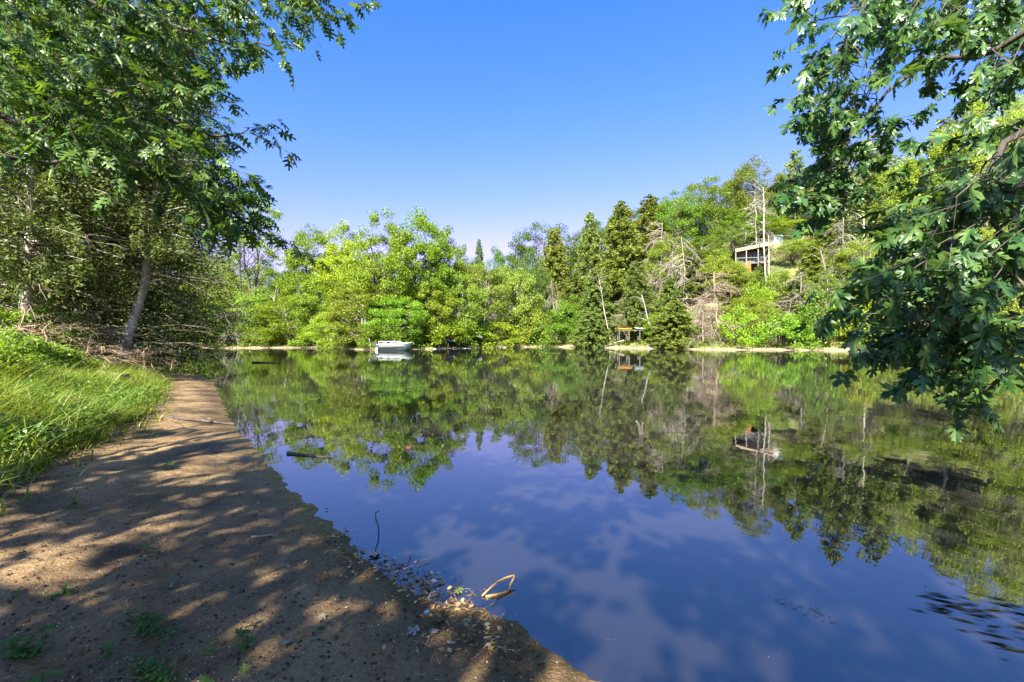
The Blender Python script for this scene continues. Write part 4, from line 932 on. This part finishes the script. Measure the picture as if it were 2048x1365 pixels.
# kayak dock
D = ray_shore(1265)+1.9; c = P(1268, 661, D)
kd = thing('kayak_dock', 'grey wooden platform on posts carrying kayaks below the cedars', 'dock', (c.x, c.y, c.z))
for k in range(5): MB().box((0, -.5+k*.25, 0), (5.4, .22, .07)).build('plank', M['wood_grey'], kd)
for x in (-2.4, -.9, .75, 2.4):
    for y in (-.5, .5): MB().box((x, y, -.75-.037), (.09, .09, 1.5)).build('post', M['wood_grey'], kd)
def kayak(name, label, mat, at, L=2.6, rz=0, flip=False, group='kayaks on the opposite bank', B=.62, H=.3, deck=None):
    t = thing(name, label, 'kayak', at, rz, group); mb = MB(); rings = []; dk = []
    for i in range(15):
        u = i/14; f = max(.04, math.sin(PI*u)**.6); b = B*.5*f; kz = .55*H*abs(2*u-1)**3
        rings.append([(L*(u-.5), b*math.cos(a), kz+H*.5+(H*.5*f)*math.sin(a)) for a in np.linspace(PI, 2*PI, 7)])
        dk.append([(L*(u-.5), -b, kz+H*.5), (L*(u-.5), -b*.5, kz+H*.5+.10*f), (L*(u-.5), 0, kz+H*.5+.14*f), (L*(u-.5), b*.5, kz+H*.5+.10*f), (L*(u-.5), b, kz+H*.5)])
    mb.rings(rings, close=False, caps=False); mb.build('hull', mat, t, True)
    m2 = MB(); m2.rings(dk, close=False, caps=False); m2.build('deck', deck or mat, t, True)
    m3 = MB(); m3.tube([(.5*math.cos(a), .19*math.sin(a), H*.5+.15) for a in np.linspace(0, 2*PI, 13)], [.025]*13, 5); m3.build('cockpit_rim', M['black'], t)
    if flip: t.rotation_euler[0] = PI
    return t
kayak('kayak', 'yellow-orange kayak lying on the left half of the wooden dock', M['yellow'], (c.x-1.45, c.y-.1, c.z+.05), 2.5, .04)
kayak('kayak', 'blue and white kayak lying on the right half of the wooden dock', M['blue'], (c.x+1.2, c.y-.1, c.z+.05), 2.5, -.05, deck=M['white'], H=.4)
D = ray_shore(905)+.35; c = P(907, 679, D)
kr = thing('kayak_rack', 'low log rack holding the red and blue kayaks right of the boat', 'rack', (c.x, c.y, fz(c.x, c.y)))
zr = c.z-fz(c.x, c.y)
for x in (-.8, .8): MB().box((x, 0, zr*.5-.1), (.1, .1, zr+.2)).build('post', M['wood_grey'], kr); 
for z in (zr-.18, zr+.22):
    MB().box((0, .02, z), (1.9, .1, .06)).build('rail', M['wood_grey'], kr)
kayak('kayak', 'blue kayak on the lower rail of the log rack', M['blue'], (c.x, c.y-.35, c.z-.42), 1.9, .5)
kayak('kayak', 'red kayak above the blue one on the log rack', M['red'], (c.x+.1, c.y-.35, c.z-.02), 1.9, .5)
D = ray_shore(950)+.6; c = P(952, 674, D)
rb = thing('rowing_boat', 'grey rowing boat turned over on the bank beside the white post', 'boat', (c.x, c.y, c.z+.45), .35); rb.rotation_euler = (PI, .18, .35)
mb = MB(); hull(mb, 2.6, 1.2, .5); mb.build('hull', M['grey_hull'], rb, True)
for x in (-.6, .4): MB().box((x, 0, .35), (.2, 1.0, .03)).build('thwart', M['wood_grey'], rb)
D = ray_shore(968)+.9; c = P(968, 637, D); zb = fz(c.x, c.y)
wp = thing('white_post', 'slim white post standing on the bank under the silver maples', 'post', (c.x, c.y, zb-.3)); MB().tube([(0, 0, 0), (0, 0, c.z-zb+.25)], [.06, .055], 8).build('shaft', M['white'], wp); MB().tube([(0, 0, c.z-zb+.25), (0, 0, c.z-zb+.32)], [.07, .02], 8).build('cap', M['white'], wp)
# driftwood and pale stones along the far waterline
for i, (x0, y0, x1, y1, r0, lab) in enumerate([(905, 692, 960, 684, .12, 'pale bare log slanting down the mud below the rowing boat'), (850, 694, 890, 684, .12, 'dark driftwood log between the boat and the kayak rack'), (980, 692, 1040, 688, .13, 'bleached log lying along the waterline below the white post'),
        (1205, 693, 1280, 692, .13, 'pale driftwood log on the sandy strip below the kayak dock'), (1295, 691, 1330, 688, .2, 'heap-like pale driftwood root beside the drooping cedar')]):
    D = ray_shore(x0)+.5; a = P(x0, y0, D); b = P(x1, y1, D+.6); a.z = fz(a.x, a.y)+r0*.6; b.z = fz(b.x, b.y)+r0*.8
    log('driftwood_log', lab, a, b, r0, r0*.7, M['bark_pale'])

# ------------------------------------------------------------------ things in the near water and on the beach
a = G(575, 908); b = G(664, 917); log('floating_log', 'thin dark log floating near the beach, slightly curved', (a.x, a.y, .012), (b.x, b.y, .0), .022, .010, M['bark_dark'], n=8)
a = G(505, 726); b = G(562, 727); log('floating_log', 'dark log floating far off near the inlet', (a.x, a.y, .03), (b.x, b.y, .0), .06, .03, M['bark_dark'], n=8)
a = G(322, 726); b = G(356, 729); log('floating_log', 'dark log lying in the shaded inlet by the stump', (a.x, a.y, .05), (b.x, b.y, .0), .09, .04, M['bark_dark'], n=8)
a = G(325, 834, .1); b = G(470, 849, .03); a.z = nz(a.x, a.y)+.02; b.z = .03; log('driftwood_stick', 'long dark stick lying across the beach into the water', a, b, .03, .012, M['bark_dark'], n=10)
a = G(503, 1063, .1); b = G(545, 1055, .1); log('driftwood_chip', 'short pale wood chip lying on the beach', (a.x, a.y, nz(a.x, a.y)+.012), (b.x, b.y, nz(b.x, b.y)+.012), .010, .005, M['bark_pale'], n=4)
a = G(340, 1153, .15); b = G(355, 1133, .15); log('driftwood_chip', 'flat grey wood chip standing in the shaded mud', (a.x, a.y, nz(a.x, a.y)+.01), (b.x, b.y, nz(b.x, b.y)+.03), .010, .006, M['wood_grey'], n=4)
def stick(name, label, pts, rad, mat, cat='stick'):
    p0 = Vector(pts[0]); t = thing(name, label, cat, p0); MB().tube([Vector(p)-p0 for p in cat_line([tuple(p) for p in pts], 3)], np.linspace(rad[0], rad[1], 3*(len(pts)-1)+1), 6).build('stem', mat, t, True); return t
b0 = G(757, 1068); D = b0.y
t = stick('upright_twig', 'thin crooked twig standing up out of the shallow water', [(b0.x, D, -.06), tuple(P(757, 1055, D)), tuple(P(752, 1040, D)), tuple(P(751, 1024, D))], (.006, .004), M['bark_dark'])
mb = MB(); mb.tube([P(752, 1026, D)-Vector((b0.x, D, -.06)), P(758, 1023, D)-Vector((b0.x, D, -.06))], [.004, .006], 5); mb.build('knob', M['bark_dark'], t)
b0 = G(1281, 870); D = b0.y
stick('snag_stick', 'dark forked snag sticking out of the open water', [(b0.x, D, -.1), tuple(P(1279, 855, D)), tuple(P(1272, 842, D))], (.035, .022), M['bark_dark']); 
stick('snag_stick', 'shorter dark prong beside the forked snag', [(b0.x+.05, D, -.1), tuple(P(1284, 858, D)), tuple(P(1286, 845, D))], (.025, .015), M['bark_dark'])
M['reed'] = paint('dry_reed', (.30, .17, .05), .6, .3)
a, b_, c_, d_ = G(964, 1194), G(1028, 1152, .05), G(1014, 1185), G(968, 1195)
stick('bent_reed', 'dry reed bent into a triangle at the water edge', [(a.x, a.y, .005), tuple((a+b_)/2+Vector((0, 0, .03))), tuple(b_), tuple((b_+c_)/2), (c_.x, c_.y, .004), (d_.x+.01, d_.y, .004)], (.006, .008), M['reed'], 'reed')
rk = G(816, 896); mb = MB(); r8 = np.random.default_rng(8)
tg = thing('river_stone', 'dark wet stone just breaking the water surface', 'stone', (rk.x, rk.y, 0)); mb.rings([[(math.cos(2*PI*k/10)*q*.075*r8.uniform(.85, 1.1), math.sin(2*PI*k/10)*q*.05*r8.uniform(.85, 1.1), z) for k in range(10)] for q, z in ((1.1, -.05), (1, .0), (.8, .02), (.4, .032), (.05, .034))]); mb.build('body', M['rot'], tg, True)
# floating water weed at right
r8 = np.random.default_rng(18); C = []; A = []; L = []
for k in range(70):
    u = r8.random()**.8; px = 1835+u*240+r8.normal(0, 22); py = 1192+u*75+r8.normal(0, 14)*(1+u); g_ = G(px, py); C.append((g_.x, g_.y, .004)); A.append((1, -.42+r8.normal(0, .18), 0)); L.append(r8.uniform(.03, .17))
for k in range(26):
    px = r8.uniform(1540, 1680); py = 1192+(px-1540)*.42+r8.normal(0, 7); g_ = G(px, py); C.append((g_.x, g_.y, .004)); A.append((1, -.3, 0)); L.append(r8.uniform(.015, .05))
C, A, L = np.array(C), np.array(A), np.array(L); V, Q = rhombs(C, A, np.tile([0, 0, 1.], (len(C), 1)), L, L*.11+.003)
M['wweed'] = leaf_mat('water_weed', [(.006, .008, .004), (.015, .018, .008), (.035, .036, .02)], .1, .5, False, .1)
tag(link('water_weed', np_mesh('water_weed', V, Q, M['wweed'])), 'dark ribbon-like weed floating on the water at lower right', 'water weed', kind='stuff')
# specks floating on the near water
n = 160; px = r8.uniform(700, 1950, n); py = r8.uniform(960, 1365, n); P_ = [G(x, y) for x, y in zip(px, py)]; ok = [i for i, q in enumerate(P_) if nz(q.x, q.y) < -.01]
C = np.array([(P_[i].x, P_[i].y, .003) for i in ok]); L = r8.uniform(.002, .0055, len(C)); V, Q = rhombs(C, r8.normal(size=(len(C), 3))*[1, 1, 0], np.tile([0, 0, 1.], (len(C), 1)), L, L*.8)
tag(link('floating_specks', np_mesh('floating_specks', V, Q, paint('pale_speck', (.3, .3, .27), .7))), 'tiny pale specks floating on the near water', 'specks', kind='stuff')
# pebbles and crumbs on the mud
n = 2600; px = r8.uniform(0, 1200, n*2); py = r8.uniform(860, 1365, n*2)
pts = np.array([tuple(G(x, y, .15))[:2] for x, y in zip(px, py)]); z, d, g = near_z(pts[:, 0], pts[:, 1]); ok = (d > .03) & (g < .2); pts, z = pts[ok][:n], z[ok][:n]
oc = np.array([(1, 0, 0), (0, 1, 0), (-1, 0, 0), (0, -1, 0), (0, 0, .8), (0, 0, -.5)]); of = np.array([(0, 1, 4), (1, 2, 4), (2, 3, 4), (3, 0, 4), (1, 0, 5), (2, 1, 5), (3, 2, 5), (0, 3, 5)])
def crumbs(name, label, cat, pts, z, s, mat):
    k = len(pts); V = (oc[None]*r8.uniform(.6, 1.4, (k, 6, 1)))*s[:, None, None]+np.column_stack([pts, z+s*.2])[:, None]; Q = of[None]+(np.arange(k)*6)[:, None, None]
    return tag(link(name, np_mesh(name, V.reshape(-1, 3), Q.reshape(-1, 3), mat)), label, cat, kind='stuff')
k = len(pts)//2
crumbs('mud_crumbs', 'small dark mud crumbs scattered over the beach', 'mud crumbs', pts[:k], z[:k], r8.uniform(.003, .012, k), M['rot'])
crumbs('pebbles', 'tiny pale pebbles and shell bits on the beach', 'pebbles', pts[k:], z[k:], r8.uniform(.0015, .0045, len(pts)-k), paint('pale_pebble', (.5, .45, .38), .7, .3))
# wrack line of dead leaves, straw and twigs at the water edge
wr = []; 
for px, py, sx, sy, n in [(660, 1065, 35, 12, 60), (700, 1105, 45, 16, 90), (780, 1135, 50, 22, 140), (840, 1165, 50, 25, 170), (905, 1205, 55, 30, 160), (960, 1240, 50, 30, 110), (1000, 1290, 45, 25, 70), (570, 1010, 45, 30, 50), (520, 950, 35, 25, 40), (630, 1150, 90, 50, 50), (880, 1290, 90, 50, 70)]:
    for k in range(n): wr.append(tuple(G(px+r8.normal(0, sx*.6), py+r8.normal(0, sy*.6), .03))[:2])
wr = np.array(wr); z, d, g = near_z(wr[:, 0], wr[:, 1]); k = len(wr); C = np.column_stack([wr, np.maximum(z, 0)+r8.uniform(.004, .018, k)]); L = r8.uniform(.012, .05, k); tw_ = r8.random(k) < .6
V, Q = rhombs(C, r8.normal(size=(k, 3))*[1, 1, .12], r8.normal(0, .35, (k, 3))+[0, 0, 1], np.where(tw_, L*1.7, L), np.where(tw_, .003, L*.6))
tag(link('shore_debris', np_mesh('shore_debris', V, Q, M['dead_leaf'])), 'wrack of dead leaf scraps, straw and twigs along the water edge', 'debris', kind='stuff')
mb = MB()
for k in range(150):
    q = wr[r8.integers(len(wr))]; l = r8.uniform(.03, .16); a = r8.uniform(0, PI); z = max(nz(*q), 0)+.006
    mb.tube([(q[0], q[1], z), (q[0]+math.cos(a)*l*.5, q[1]+math.sin(a)*l*.5, z+r8.uniform(0, .015)), (q[0]+math.cos(a+.3)*l, q[1]+math.sin(a+.3)*l, z)], [.0022, .002, .001], 3, cap=False)
tag(link('shore_twigs', mb.mesh('shore_twigs', M['bark_dark'])), 'thin dark twigs tangled in the wrack at the water edge', 'twigs', kind='stuff')
n = 520; q = np.array([tuple(G(x, y, .15))[:2] for x, y in zip(r8.uniform(0, 1000, n*2), r8.uniform(800, 1365, n*2))]); z, d, g = near_z(q[:, 0], q[:, 1]); ok = (d > .04) & (g < .2); q, z = q[ok][:n], z[ok][:n]; k = len(q); L = r8.uniform(.012, .045, k)*(.6+.12*q[:, 1]); tw_ = r8.random(k) < .55
V, Q = rhombs(np.column_stack([q, z+.006]), r8.normal(size=(k, 3))*[1, 1, .1], r8.normal(0, .3, (k, 3))+[0, 0, 1], np.where(tw_, L*1.6, L), np.where(tw_, .004, L*.6))
M['litter'] = leaf_mat('leaf_litter', [(.02, .012, .007), (.06, .035, .018), (.12, .075, .035), (.20, .14, .075)], .1, .7, False)
tag(link('leaf_litter', np_mesh('leaf_litter', V, Q, M['litter'])), 'scattered brown leaf scraps and straw lying over the beach', 'leaf litter', kind='stuff')
# single fallen leaves
LT = [np_mesh('fallen_leaf', OAKT[0][0], OAKT[0][1]), np_mesh('fallen_leaf', MAPT[0][0], MAPT[0][1])]
for px, py, s, kd_, c3, rz, lab in [(650, 1140, .10, 1, (.55, .26, .05), 1.2, 'orange leaf on the wet sand just above the wrack'), (755, 1125, .07, 0, (.62, .52, .40), .4, 'pale curled leaf at the tip of the wrack line'), (925, 1155, .10, 0, (.40, .42, .08), 2.5, 'green-yellow leaf floating off the wrack'),
        (905, 1185, .10, 0, (.50, .20, .10), .2, 'reddish leaf half in the water beside the bent reed'), (860, 1205, .05, 0, (.12, .32, .55), 1.9, 'bluish scrap lying in the dark wrack'), (885, 1225, .11, 1, (.25, .12, .05), .8, 'large brown leaf in the dark wrack'),
        (835, 1245, .09, 1, (.5, .45, .40), 2.2, 'whitish leaf on the mud below the wrack'), (868, 1258, .08, 0, (.62, .55, .42), .3, 'cream leaf right of the whitish leaf'), (648, 1220, .06, 1, (.5, .42, .28), 2.9, 'tan leaf on the sunlit mud patch'),
        (575, 1280, .09, 1, (.42, .42, .38), .9, 'grey leaf on the shaded mud in the middle of the beach'), (195, 1030, .09, 1, (.48, .36, .26), 1.4, 'tan leaf on the far part of the beach near the grass'), (490, 1358, .08, 0, (.30, .40, .05), .6, 'yellow-green leaf at the bottom edge of the picture'),
        (185, 1200, .08, 1, (.36, .33, .29), .1, 'grey-brown leaf left of the creeping weed patch'), (755, 1092, .12, 1, (.70, .60, .40), 1.0, 'pale leaf clump at the foot of the upright twig'), (640, 1063, .07, 0, (.5, .28, .08), 2.0, 'brown-orange leaf at the upper end of the wrack')]:
    g_ = G(px, py, .08); z = max(nz(g_.x, g_.y), .0)+.02; me = LT[kd_].copy(); c3 = tuple(x*.5 for x in c3); me.materials.append(rough_mat('fallen_leaf', [(.3, tuple(x*.5 for x in c3)), (.7, c3)], 30, .6, .2))
    o = link('fallen_leaf', me, None, (g_.x, g_.y, z)); o.rotation_euler = (random.uniform(-.25, .25), random.uniform(-.25, .25), rz); o.scale = (s*.8, s*.8, s*.8); tag(o, lab, 'leaf', 'fallen leaves on the beach')
# weeds on the beach
WL = leaf_template([(0, 0), (.14, .18), (.2, .42), (.14, .7), (0, 1)], .35, .3, .15); WLM = np_mesh('weed_leaf', WL[0], WL[1], M['weed'])
def weed(px, py, h, nl, ls, label, seed):
    r = np.random.default_rng(seed); g_ = G(px, py, .2); b = Vector((g_.x, g_.y, nz(g_.x, g_.y)-.01)); t = thing('weed_plant', label, 'weed', b, group='weeds on the beach'); st = MB()
    for s in range(max(1, nl//7)):
        a = r.uniform(0, 6.28); tip = Vector((math.cos(a)*h*.3, math.sin(a)*h*.3, h*r.uniform(.7, 1.1))) if s else Vector((.02, 0, h)); st.tube([(0, 0, 0), tip*.5+Vector((.01, 0, 0)), tip], [.0025, .002, .001], 4, cap=False)
        for k in range(nl//max(1, nl//7)):
            f = r.uniform(.25, 1); o = link('leaf', WLM, t, tip*f); s_ = ls*r.uniform(.6, 1.2); o.scale = (s_, s_, s_); o.rotation_euler = (r.uniform(-.2, .7), r.uniform(-.3, .3), r.uniform(0, 6.28)); o.color = (1, 1, 1, 1)
    st.build('stem', M['weed'], t)
for i, (px, py, h, nl, ls, lab) in enumerate([(490, 1240, .14, 28, .05, 'bushy upright weed left of the wrack on the beach'), (312, 1080, .06, 10, .045, 'small weed beside the sunlit streaks on the beach'), (410, 1255, .07, 7, .05, 'four-leaved seedling between the two creeping patches'), (285, 1068, .06, 7, .04, 'tiny sprig left of the small weed by the streaks'),
        (25, 1290, .12, 14, .07, 'broad-leaved weed at the lower left picture edge'), (75, 1275, .13, 14, .06, 'flowering weed near the lower left corner'), (75, 1345, .10, 8, .07, 'low weed at the bottom left edge'), (118, 1160, .05, 7, .06, 'small two-leaved weed left of the creeping patch'), (210, 1265, .05, 8, .06, 'curled seedling below the grey-brown leaf'),
        (405, 1305, .05, 6, .05, 'seedling right of the lower creeping patch'), (330, 915, .10, 10, .09, 'small grass-like weed near the middle of the beach'), (30, 1165, .06, 6, .05, 'seedling pair by the left edge on dark mud'), (640, 1205, .04, 6, .03, 'tiny green sprout near the sunlit mud patch'), (145, 1000, .10, 12, .07, 'weed at the grass edge in a sunny spot')]):
    weed(px, py, h, nl, ls, lab, 400+i)
for i, (px, py, sx, sy, n, lab) in enumerate([(300, 1210, 46, 26, 330, 'creeping green weed patch in the middle of the beach'), (310, 1295, 48, 26, 260, 'lower creeping weed patch on the beach'), (40, 1285, 40, 16, 160, 'creeping weed at the lower left beside the broad-leaved weed')]):
    q = np.array([tuple(G(px+r8.normal(0, sx*.5), py+r8.normal(0, sy*.5), .2))[:2] for _ in range(n)]); z = near_z(q[:, 0], q[:, 1])[0]; c0 = Vector((q[:, 0].mean(), q[:, 1].mean(), z.mean())); L = r8.uniform(.012, .03, n)
    t = thing('creeping_weed', lab, 'weed', c0, group='creeping weed patches'); C = np.column_stack([q, z+r8.uniform(.005, .03, n)])-np.array(c0)
    V, Q = rhombs(C, r8.normal(size=(n, 3))*[1, 1, .3], r8.normal(0, .4, (n, 3))+[0, 0, 1], L, L*.6); tag(link('foliage', np_mesh('creeping_weed', V, Q, M['weed']), t), kind='stuff')
    mb = MB()
    for k in range(14):
        a, b = C[r8.integers(n)], C[r8.integers(n)]; mb.tube([a*.4-np.array([0, 0, .004]), b-np.array([0, 0, .004])], [.0018, .001], 3, cap=False)
    mb.build('runners', M['weed'], t)
